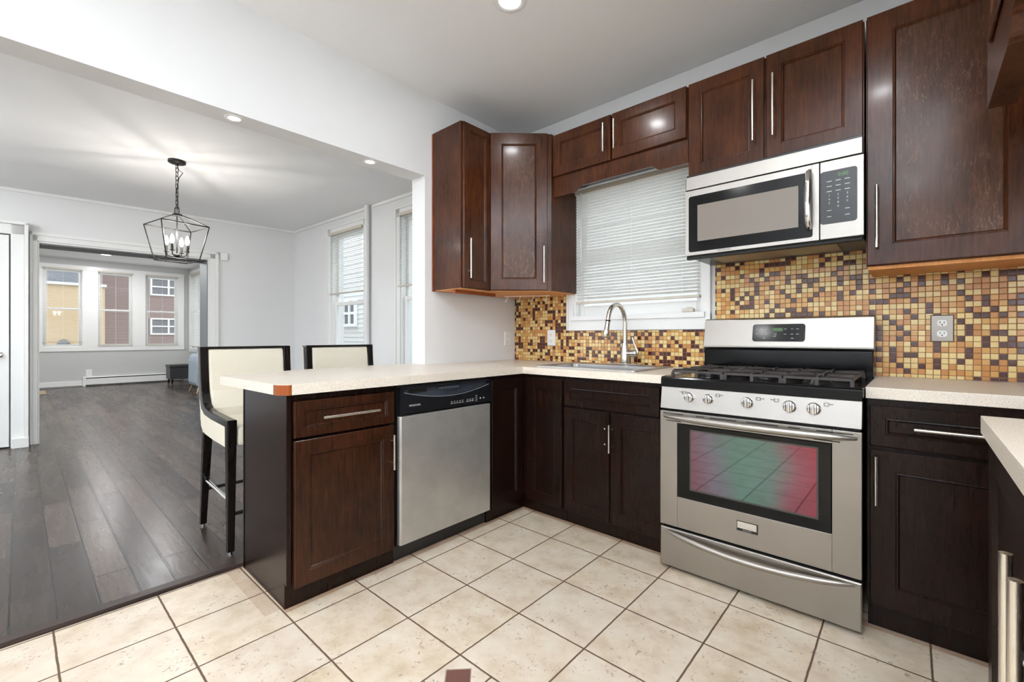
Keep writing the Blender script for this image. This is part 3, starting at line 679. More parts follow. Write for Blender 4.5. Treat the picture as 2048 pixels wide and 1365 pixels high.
# control fascia, slightly sloped
cf = MB().prism([(gy-.022, .764), (gy+.02, .764), (gy+.02, .866), (gy-.006, .866)], gx0, gx1, 'x').build('knob_panel', 'steel', t, .0015)
for x, r in [(1.737, .021), (1.822, .021), (1.984, .022), (2.14, .023), (2.222, .023)]:
    zc, yc = .825, gy-.0145
    k = MB().lathe([(r+.002, .004), (r+.002, -.002), (r, -.012), (r*.86, -.017), (0, -.0175)], (x, yc, zc), 'y', 26, cap=False); 
    k.box(x-.005, x+.005, yc-.026, yc-.015, zc-r*.95, zc+r*.95)
    for dx in (-.011, .011): k.box(x+dx-.0015, x+dx+.0015, yc-.020, yc-.015, zc-r*.8, zc+r*.8)
    kb = k.build('knob', 'chrome', t, .0015)
for x, s_ in [(1.712, -1), (1.862, 1), (2.025, 1), (2.092, -1), (2.262, 1)]:
    y = gy-.0118; q = MB()
    q.box(x-.008, x+.008, y-.0032, y, .850, .8508); q.box(x-.008, x+.008, y-.0048, y, .838, .8388); q.box(x-.008, x-.0072, y-.004, y, .838, .850); q.box(x+.0072, x+.008, y-.004, y, .838, .850)
    q.box(x+s_*.016-.006, x+s_*.016+.006, y-.004, y, .8455, .847); q.build('burner_print', 'darklabel', t)
# cooktop
CTz = .914
ck = MB().prism([(gy-.012, .866), (gy-.012, .905), (gy-.004, .914), (gy+.02, .914), (gy+.03, .908), (-.13, .908), (-.13, .866)], gx0-.002, gx1+.002, 'x').build('cooktop', 'blackgloss', t, .002)
MB().box(gx0, gx1, -.13, -.04, .866, 1.035).build('backguard_base', 'blackgloss', t, .004)
bgp = MB().prism([(-.012, 1.035), (-.12, 1.035), (-.135, 1.045), (-.135, 1.055), (-.10, 1.20), (-.085, 1.207), (-.012, 1.207)], gx0-.004, gx1+.004, 'x').build('backguard', 'steel', t, .003)
# display on the sloped face: slope from (-.135,1.055) to (-.10,1.20)
up = Vector((0, .035, .145)).normalized(); nrm = Vector((0, -.145, .035)).normalized(); o_ = Vector((1.977, -.1185, 1.125))
DM = Matrix(((1, nrm.x, up.x, o_.x), (0, nrm.y, up.y, o_.y), (0, nrm.z, up.z, o_.z), (0, 0, 0, 1)))
dp = MB(DM).prism([(p[0], p[1]) for p in rr(-.122, .122, -.047, .047, .014)], -.004, .0025, 'y').build('display_panel', 'blackgloss', bgp)
MB(DM).box(-.032, .022, .0025, .0032, .008, .026).build('clock_display', 'green', dp)
text('10:30', .017, o_+nrm*.0034+up*.017+Vector((-.004, 0, 0)), (1, 0, 0), up, 'greentext', dp)
q = MB(DM)
for a, z in [(-.102, .02), (-.078, .02), (-.055, .02), (.033, .02), (.064, .02), (.088, .02), (-.102, -.008), (-.078, -.008), (-.055, -.008), (.033, -.008), (.064, -.008), (.088, -.008), (-.012, -.004), (-.012, -.012), (-.015, -.02), (.066, -.03), (-.065, -.03)]:
    q.box(a-.006, a+.006, .0025, .003, z-.0012, z+.0012)
q.pieces('button_print', 'label', dp)
# burners and grates
for x, y, r in [(1.76, -.53, .045), (1.76, -.27, .035), (1.986, -.40, .05), (2.21, -.53, .048), (2.21, -.27, .035)]:
    b_ = MB().lathe([(r+.012, 0), (r+.010, .006), (r, .010), (r, .016), (r*.9, .018), (r*.9, .023), (0, .025)], (x, y, .908), cap=False).build('burner', 'blackplastic', t)
def grate(x0, x1, y0, y1):
    g = MB(); z0, z1 = .932, .942; w = .005
    for x in (x0, x1): g.box(x-w, x+w, y0, y1, z0, z1)
    for y in (y0, y1, (y0+y1)/2): g.box(x0, x1, y-w, y+w, z0, z1)
    cx_ = (x0+x1)/2
    for cy_ in ((y0*3+y1)/4, (y0+y1*3)/4):
        for a in range(0, 360, 45):
            ca, sa = math.cos(math.radians(a)), math.sin(math.radians(a)); L = min((x1-x0)/2 if abs(ca) > .3 else 9, (y1-y0)/4 if abs(sa) > .3 else 9)
            Lx = L/max(abs(ca), abs(sa))
            mm = Matrix.Translation((cx_, cy_, 0)) @ Matrix.Rotation(math.radians(a), 4, 'Z'); h = MB(mm); h.box(.035, Lx, -.004, .004, z0+.002, z1+.006); g.v += h.v[:0]; 
            n0 = len(g.v); g.v += h.v; g.f += [[i+n0 for i in f] for f in h.f]; g.smooth += h.smooth
    for x in (x0, cx_, x1):
        for y in (y0, y1): g.box(x-.007, x+.007, y-w, y+w, .909, z0+.002)
    return g
for a, b_ in [(1.635, 1.862), (1.876, 2.096), (2.11, 2.337)]: grate(a, b_, gy+.045, -.155).build('grate', 'iron', t, .0012, 1)

# ================================================================== UPPER CABINETS
UT, UB = 2.492, 1.425
# left wall cabinet
t = thing('wall_cabinet', 'tall narrow dark brown wall cabinet with orange raw edge against the white wall', 'cabinet', (.16, -.73, UB))
MB().box(.012, .304, -.86, -.602, UB, 2.515).build('carcass', 'wood', t, .001)
MB().box(.001, .0115, -.862, -.602, UB-.004, 2.513).build('raw_edge', 'edgewood', t)
LF = frameM((.305, 0, 0), (0, 1, 0), (1, 0, 0))
d = shaker(LF, -.850, -.606, UB+.004, 2.51, rail=.045).build('door', 'wood', t)
bar(LF, -.815, 1.617, .26, t=.02, r=.0055).build('handle', 'nickel', d)
MB().box(.03, .30, -.855, -.61, UB-.004, UB-.0005).build('underside', 'rawwood', t)
MB().box(.20, .225, -.84, -.46, UB-.028, UB-.005).build('light_rail', 'edgewood', t)
# diagonal corner cabinet
t = thing('corner_wall_cabinet', 'dark brown diagonal corner wall cabinet with tall panelled door', 'cabinet', (.3, -.3, UB))
MB().prism([(.012, -.60), (.317, -.60), (.628, -.315), (.628, -.008), (.012, -.008)], UB, 2.512).build('carcass', 'wood', t, .001)
dv = Vector((.628-.317, .285, 0)); du = dv.normalized(); dn = Vector((du.y, -du.x, 0))
DF = frameM((.317, -.60, 0), du, dn); LD = dv.length
d = shaker(DF, .0, LD-.03, UB+.002, 2.51, rail=.075).build('door', 'wood', t)
MB(DF).box(.0875, LD-.03-.0875, .0109, .0116, UB+.0895, 2.51-.0875).build('door_panel', 'panelwood', d)
bar(DF, LD-.055, 1.60, .25, r=.0055).build('handle', 'nickel', d)
MB().prism([(.03, -.59), (.31, -.59), (.62, -.31), (.62, -.012), (.03, -.012)], UB-.006, UB-.0005).build('underside', 'rawwood', t)
# over-window cabinet with scalloped valance
UF = frameM((0, -.31, 0), (1, 0, 0), (0, -1, 0))
t = thing('wall_cabinet', 'low dark brown two door cabinet above the kitchen window with scalloped valance', 'cabinet', (1.1, -.16, 2.2))
MB().box(.645, 1.578, -.309, -.008, 2.20, 2.488).build('carcass', 'wood', t, .001)
d = shaker(UF, .650, 1.099, 2.205, 2.488, rail=.06).build('door', 'wood', t)
bar(UF, 1.065, 2.345, .18, r=.0055).build('handle', 'nickel', d)
d = shaker(UF, 1.109, 1.573, 2.205, 2.488, rail=.06).build('door', 'wood', t)
bar(UF, 1.14, 2.345, .18, r=.0055).build('handle', 'nickel', d)
vp = [(.645, 2.082)]
for i in range(9): f = i/8; vp.append((.80+.075*f, 2.068+.034*(1-math.cos(PI*f))/2))
for i in range(9): f = i/8; vp.append((1.355+.06*f, 2.102-.034*(1-math.cos(PI*f))/2))
vp += [(1.578, 2.066), (1.578, 2.20), (.645, 2.20)]; vp[0] = (.645, 2.068)
MB().prism(vp, -.312, -.294, 'y').build('valance', 'wood', t)
# over-range cabinet
t = thing('wall_cabinet', 'dark brown two door cabinet directly above the microwave', 'cabinet', (1.96, -.16, 1.97))
MB().box(1.582, 2.350, -.309, -.008, 1.968, 2.488).build('carcass', 'wood', t, .001)
d = shaker(UF, 1.586, 1.959, 1.972, 2.488, rail=.065).build('door', 'wood', t)
bar(UF, 1.915, 2.225, .30, r=.0055).build('handle', 'nickel', d)
d = shaker(UF, 1.968, 2.346, 1.972, 2.488, rail=.065).build('door', 'wood', t)
bar(UF, 2.003, 2.225, .30, r=.0055).build('handle', 'nickel', d)
# tall right upper cabinet
t = thing('wall_cabinet', 'tall dark brown wall cabinet with worn cracked door panel right of the microwave', 'cabinet', (2.7, -.16, UB))
MB().box(2.356, 3.245, -.309, -.008, 1.41, 2.488).build('carcass', 'wood', t, .001)
d = shaker(UF, 2.360, 2.86, 1.412, 2.488, rail=.085).build('door', 'wood', t)
MB(UF).box(2.4575, 2.7625, .0109, .0116, 1.5095, 2.3905).build('door_panel', 'panelwood', d)
bar(UF, 2.395, 1.615, .265, r=.006).build('handle', 'nickel', d)
MB().box(2.362, 3.24, -.305, -.012, 1.395, 1.4095).build('underside', 'rawwood', t)
# right wall upper cabinet with valance, near the camera
QF = frameM((2.68, 0, 0), (0, 1, 0), (-1, 0, 0))
t = thing('wall_cabinet', 'dark brown cabinet with scalloped valance hanging in at the top right corner', 'cabinet', (2.95, -1.5, 1.95))
MB().box(2.702, 3.245, -2.3, -.80, 1.96, 2.488).build('carcass', 'wood_shaded', t, .001)
MB().box(2.682, 2.701, -.905, -.80, 1.945, 2.488).box(2.682, 2.701, -1.535, -1.505, 1.945, 2.488).build('face_frame', 'wood', t)
shaker(QF, -1.497, -.913, 1.950, 2.488, t=.006, rail=.05).build('door', 'wood', t)
shaker(QF, -2.28, -1.543, 1.950, 2.488, t=.006, rail=.05).build('door', 'wood', t)
vp = [(-2.3, 1.80), (-2.0, 1.80)]
for i in range(9): f = i/8; vp.append((-1.98+.08*f, 1.80+.045*(1-math.cos(PI*f))/2))
for i in range(9): f = i/8; vp.append((-1.28+.08*f, 1.845-.045*(1-math.cos(PI*f))/2))
vp += [(-.80, 1.80), (-.80, 1.944), (-2.3, 1.944)]
MB().prism(vp, 2.682, 2.742, 'x').build('valance', 'wood', t)

# cup hooks under the corner cabinet
t = thing('hook_rail', 'white strip of cup hooks under the diagonal corner cabinet', 'hooks', (.3, -.25, UB-.03))
q = MB(); q.tube([(.16, -.30, UB-.012), (.46, -.12, UB-.012)], .003, 8); q.build('rail', 'white_plastic', t)
for i in range(4):
    f = i/3; x, y = .18+.26*f, -.288+.156*f
    MB().tube([(x, y, UB-.012), (x, y, UB-.03), (x-.010, y-.012, UB-.045), (x, y-.020, UB-.055), (x+.012, y-.012, UB-.046)], .0028, 8).build('hook', 'white_plastic', t)
tag(MB().box(1.43, 1.50, .018-.05, .005, 1.2575, 1.280).box(1.455, 1.49, -.022, -.005, 1.280, 1.289).build('soap_box', 'slatdim', None, .003), 'small ivory box lying on the kitchen window sill', 'box')

# ------------------------------------------------------------------ microwave
my = -.40; MF = frameM((0, my, 0), (1, 0, 0), (0, -1, 0))
t = thing('microwave', 'stainless steel over-range microwave with black glass door', 'microwave', (1.98, -.2, 1.53))
MB().box(1.603, 2.350, my+.001, -.009, 1.530, 1.962).build('case', 'blackplastic', t, .002)
MB(MF).prism([(1.603, 0), (2.356, 0), (2.356, .016), (2.350, .022), (1.609, .022), (1.603, .016)], 1.877, 1.944).build('top_vent_panel', 'steel', t, .0015)
dd = MB(MF)
dd.box(1.603, 1.625, 0, .02, 1.532, 1.872); dd.box(2.172, 2.199, 0, .02, 1.532, 1.872); dd.box(1.625, 2.172, 0, .02, 1.532, 1.552); dd.box(1.625, 2.172, 0, .02, 1.838, 1.872)
dd = dd.build('door', 'steel', t, .001)
MB(MF).prism([(p[0], p[1]) for p in rr(1.622, 2.175, 1.549, 1.841, .012)], .004, .0212, 'y').build('door_glass', 'blackgloss', dd)
MB(MF).box(1.668, 2.120, .0213, .0217, 1.602, 1.790).build('window_mesh', 'mwglass', dd)
MB(MF).tube([(2.163, .016, 1.585), (2.163, .042, 1.60), (2.163, .052, 1.65), (2.163, .056, 1.71), (2.163, .052, 1.78), (2.163, .042, 1.832), (2.163, .016, 1.846)], [.011, .014, .015, .0155, .015, .014, .011], 16).build('handle', 'chrome', dd)
text('FRIGIDAIRE', .0125, (1.80, my-.0205, 1.542), (1, 0, 0), (0, 0, 1), 'darklabel', dd)
cpn = MB(MF).box(2.203, 2.356, 0, .02, 1.532, 1.872).build('control_side', 'steel', t, .0015)
kp = MB(MF).prism([(p[0], p[1]) for p in rr(2.2035, 2.334, 1.597, 1.828, .012)], .010, .0215, 'y').build('keypad', 'blackplastic', cpn)
text('0:00', .022, (2.285, my-.0218, 1.805), (1, 0, 0), (0, 0, 1), 'greentext', kp)
q = MB(MF)
for i, x in enumerate((2.236, 2.268, 2.300)):
    for z in (1.782, 1.760, 1.738): q.box(x-.009, x+.009, .0215, .0219, z-.0016, z+.0016)
for x, z in [(2.236, 1.655), (2.300, 1.655), (2.236, 1.628), (2.300, 1.628)]: q.box(x-.008, x+.008, .0215, .0219, z-.0014, z+.0014)
q.pieces('button_print', 'label', kp)
for i, ch in enumerate('1234567890'):
    r_, c_ = divmod(i, 3); x = (2.236, 2.268, 2.300)[c_] if i < 9 else 2.268
    text(ch, .013, (x, my-.0218, 1.720-.017*r_), (1, 0, 0), (0, 0, 1), 'label', kp, name='key_digit')
MB().box(1.70, 2.25, my+.03, -.10, 1.5265, 1.5298).build('grease_filter', 'steel', t)
MB().box(1.603, 2.350, my, my+.028, 1.515, 1.530).build('bottom_grille', 'black', t, .002)

# ------------------------------------------------------------------ outlets
def outlet(label, o, u, n, plate, group=None, w=.072, h=.118):
    Mx = frameM(o, u, n); t = thing('wall_outlet', label, 'outlet', tuple(o), group)
    MB(Mx).rings(-w/2, w/2, -h/2, h/2, [(0, .0005), (0, .003), (.004, .0065), (.008, .0065)]).build('cover_plate', plate, t)
    for z in (-.024, .024):
        s_ = MB(Mx).prism([(p[0], z+p[1]) for p in rr(-.017, .017, -.0145, .0145, .010)], .006, .0085, 'y').build('socket', 'white_plastic', t)
        q = MB(Mx); q.box(-.008, -.0055, .0085, .0089, z-.001, z+.008); q.box(.0055, .008, .0085, .0089, z-.001, z+.007); q.lathe([(.0028, .0085), (.0028, .009)], (0, 0, z-.007), 'y', 10); q.build('slot', 'slot', s_)
    return t
outlet('brushed steel double outlet on the mosaic right of the range', (2.607, -.006, 1.142), (1, 0, 0), (0, -1, 0), 'plate', w=.078, h=.122)
outlet('white outlet on the mosaic tiles left of the sink window', (.390, -.006, 1.095), (1, 0, 0), (0, -1, 0), 'white_plastic', w=.078, h=.125)
outlet('white outlet on the plain white wall beside the mosaic corner', (0.0, -.097, 1.088), (0, 1, 0), (1, 0, 0), 'white_plastic')
outlet('white outlet on the grey wall above the baseboard heater', (FX, -1.725, .285), (0, 1, 0), (1, 0, 0), 'white_plastic', w=.10, h=.15)

# ------------------------------------------------------------------ downlights
def downlight(label, x, y, z, power, group, r=.05, spot=True, col=(.98, .98, 1)):
    t = thing('recessed_light', label, 'ceiling light', (x, y, z), group)
    MB().lathe([(r*.78, -.001), (r*.80, -.004), (r*1.15, -.004), (r*1.22, -.0005)], (x, y, z), n=32, cap=False).build('trim_ring', 'white_plastic', t)
    MB().lathe([(0, -.0012), (r*.78, -.0012)], (x, y, z), n=32, cap=False).build('lens', 'lit', t)
    L = bpy.data.lights.new('lamp', 'AREA'); L.shape = 'DISK'; L.size = r*1.5; L.energy = power; L.color = col
    o = bpy.data.objects.new('lamp', L); S.collection.objects.link(o); o.location = (0, 0, -.006); o.parent = t
    return t
downlight('recessed light in the kitchen ceiling cut by the top of the frame', 1.02, -1.16, CK, P_KITCHEN, None, .07)
for x, y in [(2.35, -1.75), (1.1, -3.2), (2.5, -4.2), (1.1, -4.5)]:  # unseen downlights, added to even out the kitchen light
    downlight('unseen recessed light added in the kitchen ceiling to even the lighting', x, y, CK, P_KITCHEN, 'added unseen kitchen ceiling lights', .07)
downlight('small recessed light in the header nearer the pendant lantern', -.061, -2.046, 2.212, P_SPOT, None, .035)
downlight('small recessed light in the header nearer the corner cabinet', -.061, -1.296, 2.212, P_SPOT, None, .035)
for x, y in [(-1.2, -3.9), (-3.2, -3.9), (-3.2, -.9)]:  # unseen downlights, added to brighten the dining room
    downlight('unseen recessed light added in the dining ceiling', x, y, CD, P_ADDED_DINING, 'added unseen dining ceiling lights', .07) if y < -2 else None
downlight('flat round light in the front room ceiling beyond the cased opening', -10.3, -1.55, CF, P_FAR, None, .10)
for x, y in [(-7, -3.5), (-7, -1.2)]: downlight('recessed light added in the front room ceiling, hidden from view', x, y, CF, P_FAR, 'added unseen front room lights', .09)  # added out of view to brighten the front room

def added_dome(label, x, y, z, power, r=.17):  # unseen ceiling fixture with a point lamp, added to lift room brightness
    t = thing('added_dome_light', label, 'ceiling light', (x, y, z))
    MB().lathe([(r*.9, 0), (r, -.02), (r, -.05)], (x, y, z), n=36).build('pan', 'white_plastic', t)
    MB().lathe([(r*.97, -.05), (r*.9, -.085), (r*.6, -.12), (r*.25, -.135), (0, -.138)], (x, y, z), n=36, cap=False).build('glass_shade', 'lit', t)
    L = bpy.data.lights.new('lamp', 'POINT'); L.energy = power; L.color = (.96, .975, 1); L.shadow_soft_size = .10
    o = bpy.data.objects.new('lamp', L); S.collection.objects.link(o); o.location = (0, 0, -.30); o.parent = t
added_dome('unseen round ceiling light added to brighten the dining room', -2.2, -4.1, CD, P_ADDED_DOME_DINING)
added_dome('unseen round ceiling light added to brighten the front room', -7.4, -2.9, CF, P_ADDED_DOME_FAR)

def fill_uplight(label, x, y, power, zf=0.0, H=1.30):  # unseen uplighter, added to bounce light off the ceiling
    t = thing('added_uplight', label, 'added light', (x, y, zf))
    MB().lathe([(.14, 0), (.14, .015), (.03, .03), (.012, .04)], (x, y, zf), n=32).build('base', 'blackmetal', t)
    MB().tube([(x, y, zf+.03), (x, y, zf+H+.02)], .011, 12).build('pole', 'blackmetal', t)
    MB().lathe([(.012, 0), (.06, .02), (.13, .07), (.165, .13), (.158, .13), (.12, .075), (.05, .03), (0, .022)], (x, y, zf+H), n=36, cap=False).build('bowl', 'blackmetal', t)
    L = bpy.data.lights.new('lamp', 'AREA'); L.shape = 'DISK'; L.size = .24; L.energy = power; L.spread = math.radians(80); L.color = (.85, .92, 1)
    o = bpy.data.objects.new('lamp', L); S.collection.objects.link(o); o.parent = t; o.location = (0, 0, H+.11); o.rotation_euler = (PI, 0, 0)
fill_uplight('unseen black uplighter added behind the viewpoint by the right wall', 2.98, -2.86, P_ADDED_UPLIGHT*1.25, 0, .45)
fill_uplight('unseen black uplighter added behind the viewpoint by the added rear opening', 2.3, -4.4, P_ADDED_UPLIGHT*.6, 0, .45)
fill_uplight('unseen black uplighter added in the dining room left out of frame', -2.2, -4.6, P_ADDED_UPLIGHT*.55, WF, .45)

# ------------------------------------------------------------------ pendant lantern
px, py = -2.238, -1.867
t = thing('pendant_lantern', 'black open cage pendant lantern with lit candle bulbs hanging from dining ceiling', 'pendant lamp', (px, py, CD))
MB().lathe([(.062, 0), (.064, -.018), (.055, -.024), (.012, -.026), (.010, -.034)], (px, py, CD)).build('canopy', 'blackmetal', t)
def link(mb, c, ax, L=.034, w=.010, r=.0022):
    pts = []
    for i in range(16):
        a = 2*PI*i/16; u = math.cos(a)*w; v = math.sin(a)*w+(L/2-w)*(1 if math.sin(a) > 0 else -1)
        pts.append((c[0]+u*math.cos(ax), c[1]+u*math.sin(ax), c[2]+v))
    mb.tube(pts, r, 6, True)
ch = MB(); z = CD-.045; i = 0
while z > 2.20: link(ch, (px, py, z), i*PI/2+.5, .044, .011, .0026); z -= .035; i += 1
ch.build('chain', 'blackmetal', t)
MB().tube([(px, py, CD-.03), (px+.012, py+.01, CD-.08), (px+.055, py+.03, CD-.11), (px+.02, py+.01, CD-.15), (px-.008, py, CD-.25), (px+.008, py, CD-.35), (px, py, 2.16)], .003, 8).build('cord', 'blackmetal', t)
lk = MB(); link(lk, (px, py, 2.19), .6, .065, .020, .004); lk.build('loop', 'blackmetal', t)
zt_, zm_, zb_ = 2.155, 2.06, 1.762; rt_, rb_ = .245, .168; a0 = math.radians(-41.6+180+6-45)
a0 = math.radians(55)
def corner(r, z, k): a = a0+k*PI/2; return (px+r*math.cos(a), py+r*math.sin(a), z)
MB().box(px-.03, px+.03, py-.03, py+.03, zt_-.012, zt_+.006).build('top_cap', 'blackmetal', t, .002)
cg = MB(); rr0 = .0048
for k in range(4):
    cg.tube([corner(.03, zt_, k), corner(rt_, zm_, k)], rr0, 4); cg.tube([corner(rt_, zm_, k), corner(rb_, zb_, k)], rr0, 4)
    cg.tube([corner(rt_, zm_, k), corner(rt_, zm_, k+1)], rr0, 4); cg.tube([corner(rb_, zb_, k), corner(rb_, zb_, k+1)], rr0, 4)
cg.build('cage', 'blackmetal', t)
MB().tube([(px, py, zt_), (px, py, 1.80)], .005, 10).build('stem', 'blackmetal', t)
MB().lathe([(.006, .02), (.02, .012), (.022, 0), (.012, -.012), (.004, -.02)], (px, py, 1.80)).build('hub', 'blackmetal', t)
for k in range(4):
    a = a0+k*PI/2; dx, dy = math.cos(a), math.sin(a); R_ = .078
    arm = MB().tube([(px+dx*.01, py+dy*.01, 1.80), (px+dx*.035, py+dy*.035, 1.792), (px+dx*R_*.9, py+dy*R_*.9, 1.805), (px+dx*R_, py+dy*R_, 1.835)], .004, 8)
    arm.lathe([(.018, 0), (.019, .003), (.006, .004)], (px+dx*R_, py+dy*R_, 1.835)); arm = arm.build('arm', 'blackmetal', t)
    MB().lathe([(.010, 0), (.010, .055)], (px+dx*R_, py+dy*R_, 1.839), n=14).build('candle_sleeve', 'sock', arm)
    MB().lathe([(.006, 0), (.013, .012), (.0165, .03), (.014, .05), (.006, .072), (0, .082)], (px+dx*R_, py+dy*R_, 1.894), n=16, cap=False).build('bulb', 'bulb', arm)
    L = bpy.data.lights.new('bulb_light', 'POINT'); L.energy = P_BULB; L.color = (1, .94, .86); L.shadow_soft_size = .012
    o = bpy.data.objects.new('bulb_light', L); S.collection.objects.link(o); o.parent = t; o.location = (dx*R_, dy*R_, 1.995-CD)

# ================================================================== BAR STOOLS
t = thing('bar_stool', '', 'bar stool', (0, 0, 0))
hw = .252
prof_out = [(-.305, 1.055), (-.295, .95), (-.285, .85), (-.268, .76), (-.235, .70), (-.17, .672), (-.05, .662), (.262, .652)]
prof_in = [(-.255, 1.055), (-.248, .95), (-.238, .86), (-.22, .785), (-.19, .735), (-.14, .712), (-.05, .700), (.262, .690)]
# black side frames: curved strip from back top down into a low arm
for s_ in (-1, 1):
    pts = []; n = len(prof_out)
    for i in range(n): pts.append((prof_out[i], prof_in[i]))
    mb = MB(); y0, y1 = (s_*hw, s_*(hw-.042)); vs = []; fs = []
    for (a, b_) in pts: vs += [(a[0], y0, a[1]-.0), (b_[0], y0, b_[1]), (b_[0], y1, b_[1]), (a[0], y1, a[1])]
    for i in range(n-1):
        for k in range(4): fs.append((i*4+k, i*4+(k+1) % 4, (i+1)*4+(k+1) % 4, (i+1)*4+k))
    fs += [(0, 1, 2, 3), tuple((n-1)*4+k for k in (3, 2, 1, 0))]; mb.add(vs, fs)
    mb.build('side_frame', 'blackwood', t, .004)
    # front leg, tapered, continues up to the arm
    mb = MB(); yi = s_*hw; yo = s_*(hw-.045); ym, yn = s_*(hw-.004), s_*(hw-.036)
    mb.add([(.262, yi, .69), (.215, yi, .69), (.215, yo, .69), (.262, yo, .69), (.255, ym, .012), (.222, ym, .012), (.222, yn, .012), (.255, yn, .012)], [(0,1,2,3),(7,6,5,4),(0,4,5,1),(1,5,6,2),(2,6,7,3),(3,7,4,0)])
    l = mb.build('leg', 'blackwood', t, .004); MB().lathe([(.011, 0), (.011, .012)], (.238, s_*(hw-.02), 0), n=12).build('glide', 'chrome', l)
    mb = MB(); mb.add([(-.17, yi, .57), (-.215, yi, .57), (-.215, yo, .57), (-.17, yo, .57), (-.262, ym, .012), (-.295, ym, .012), (-.295, yn, .012), (-.262, yn, .012)], [(0,1,2,3),(7,6,5,4),(0,4,5,1),(1,5,6,2),(2,6,7,3),(3,7,4,0)])
    l = mb.build('leg', 'blackwood', t, .004); MB().lathe([(.011, 0), (.011, .012)], (-.278, s_*(hw-.02), 0), n=12).build('glide', 'chrome', l)
    MB().tube([(-.24, s_*(hw-.022), .285), (.225, s_*(hw-.022), .265)], .010, 12).build('foot_rail', 'chrome', t)
    # cream side skirt
    mb = MB(); sk = [(-.318, 1.045), (-.306, .93), (-.296, .83), (-.28, .75), (-.262, .68), (-.248, .60), (-.20, .565), (.0, .552), (.212, .548), (.212, .652), (-.05, .66), (-.17, .67), (-.235, .698), (-.268, .758), (-.285, .85), (-.295, .95), (-.305, 1.045)]
    mb.prism(sk, s_*(hw-.040), s_*(hw-.003), 'y'); mb.build('side_upholstery', 'cream', t, .002)
MB().tube([(-.24, -hw+.02, .225), (-.24, hw-.02, .225)], .010, 12).build('foot_rail', 'blackmetal', t)
MB().tube([(.235, -hw+.02, .20), (.235, hw-.02, .20)], .010, 12).build('foot_rail', 'blackmetal', t)
MB().box(-.318, -.254, -hw+.001, hw-.001, 1.047, 1.060).build('top_rail', 'blackwood', t, .003)
bk = [(-.318, 1.046), (-.318+.012, .93), (-.296, .83), (-.28, .75), (-.262, .66), (-.24, .58), (-.19, .60), (-.185, .70), (-.225, .80), (-.243, .90), (-.25, .98), (-.26, 1.046)]
MB().prism(bk, -hw+.042, hw-.042, 'y').build('backrest', 'cream', t, .012, 3)
MB().box(-.20, .258, -hw+.047, hw-.047, .548, .652).build('seat', 'cream', t, .022, 4)
t2 = copy_tree(t)
t.location = (-.362, -1.813, WF); t2.location = (-.362, -1.207, WF)
tag(t, 'cream and black bar stool at the open end of the peninsula counter', 'bar stool', 'bar stools behind the peninsula')
tag(t2, 'cream and black bar stool tucked in nearer the kitchen wall', 'bar stool', 'bar stools behind the peninsula')

# ================================================================== DINING AND FRONT ROOM THINGS
tag(MB().tube([(-2.205, wy(-2.2)-.045, WF), (-2.205, wy(-2.2)-.045, CD-.002)], .027, 20).build('heating_pipe', 'wall'), 'white painted riser pipe beside the dining window', 'pipe')
cy0 = -1.0; t = MB(); on_far_wall(t, -1.044, -.968, 2.095, 2.195, .001, .04); tag(t.build('door_chime', 'white_plastic', None, .004), 'small white chime box on the wall beside the cased opening', 'door chime')
# baseboard heater
t = thing('baseboard_heater', 'long white baseboard heater under the front room windows', 'heater', (FX+.04, -1.0, WF))
MB().prism([(FX+.003, .0), (FX+.06, .02), (FX+.06, .15), (FX+.045, .155), (FX+.012, .15), (FX+.012, .02)], -1.80, -.05, 'y').build('cover', 'trim', t, .002)
MB().prism([(FX+.003, .195), (FX+.05, .195), (FX+.058, .185), (FX+.058, .178), (FX+.045, .185), (FX+.003, .185)], -1.80, -.05, 'y').build('top_hood', 'trim', t)
MB().box(FX+.003, FX+.03, -1.78, -.07, .15, .185).build('fin_grille', 'sock', t)
MB().box(FX+.003, FX+.065, -1.83, -1.78, -.012, .20).build('end_cap', 'trim', t, .003)
# ottoman
t = thing('storage_ottoman', 'dark grey leather storage ottoman on black legs by the front wall', 'ottoman', (-10.8, -.1, WF))
ox, oy = -10.75, -.16
MB().box(ox-.22, ox+.22, oy-.27, oy+.27, .10, .37).build('body', 'leather', t, .01)
MB().box(ox-.23, ox+.23, oy-.28, oy+.28, .375, .44).build('lid', 'leather', t, .012)
for a in (-1, 1):
    for b_ in (-1, 1): MB().tube([(ox+a*.18, oy+b_*.22, .105), (ox+a*.185, oy+b_*.225, WF)], [.02, .014], 10).build('leg', 'blackwood', t)
# pale blue armchair (only its side shows)
t = thing('armchair', 'pale blue upholstered armchair with light legs partly hidden behind the bar stool', 'armchair', (-8.3, -.25, WF))
ax, ay = -8.35, -.13
MB().prism([(ay-.32, .12), (ay-.345, .20), (ay-.34, .62), (ay-.32, .72), (ay-.26, .765), (ay-.20, .72), (ay-.18, .40), (ay+.2, .40), (ay+.2, .12)], ax-.3, ax+.32, 'x').build('armrest', 'blue', t, .03, 3)
MB().box(ax-.36, ax-.22, ay-.2, ay+.22, .15, .86).build('backrest', 'blue', t, .04, 3)
MB().box(ax-.25, ax+.33, ay-.16, ay+.21, .30, .46).build('seat', 'blue', t, .03, 3)
for a in (-1, 1):
    for b_ in (-1, 1): MB().tube([(ax+a*.24, ay-.05+b_*.22, .13), (ax+a*.30, ay-.05+b_*.27, WF)], [.022, .012], 10).build('leg', 'legwood', t)
tag(MB().box(-10.9, -10.1, -2.95, -2.42, WF, WF+.012).build('floor_mat', 'mat', None, .003), 'small tan mat on the planks just inside the cased opening', 'mat')

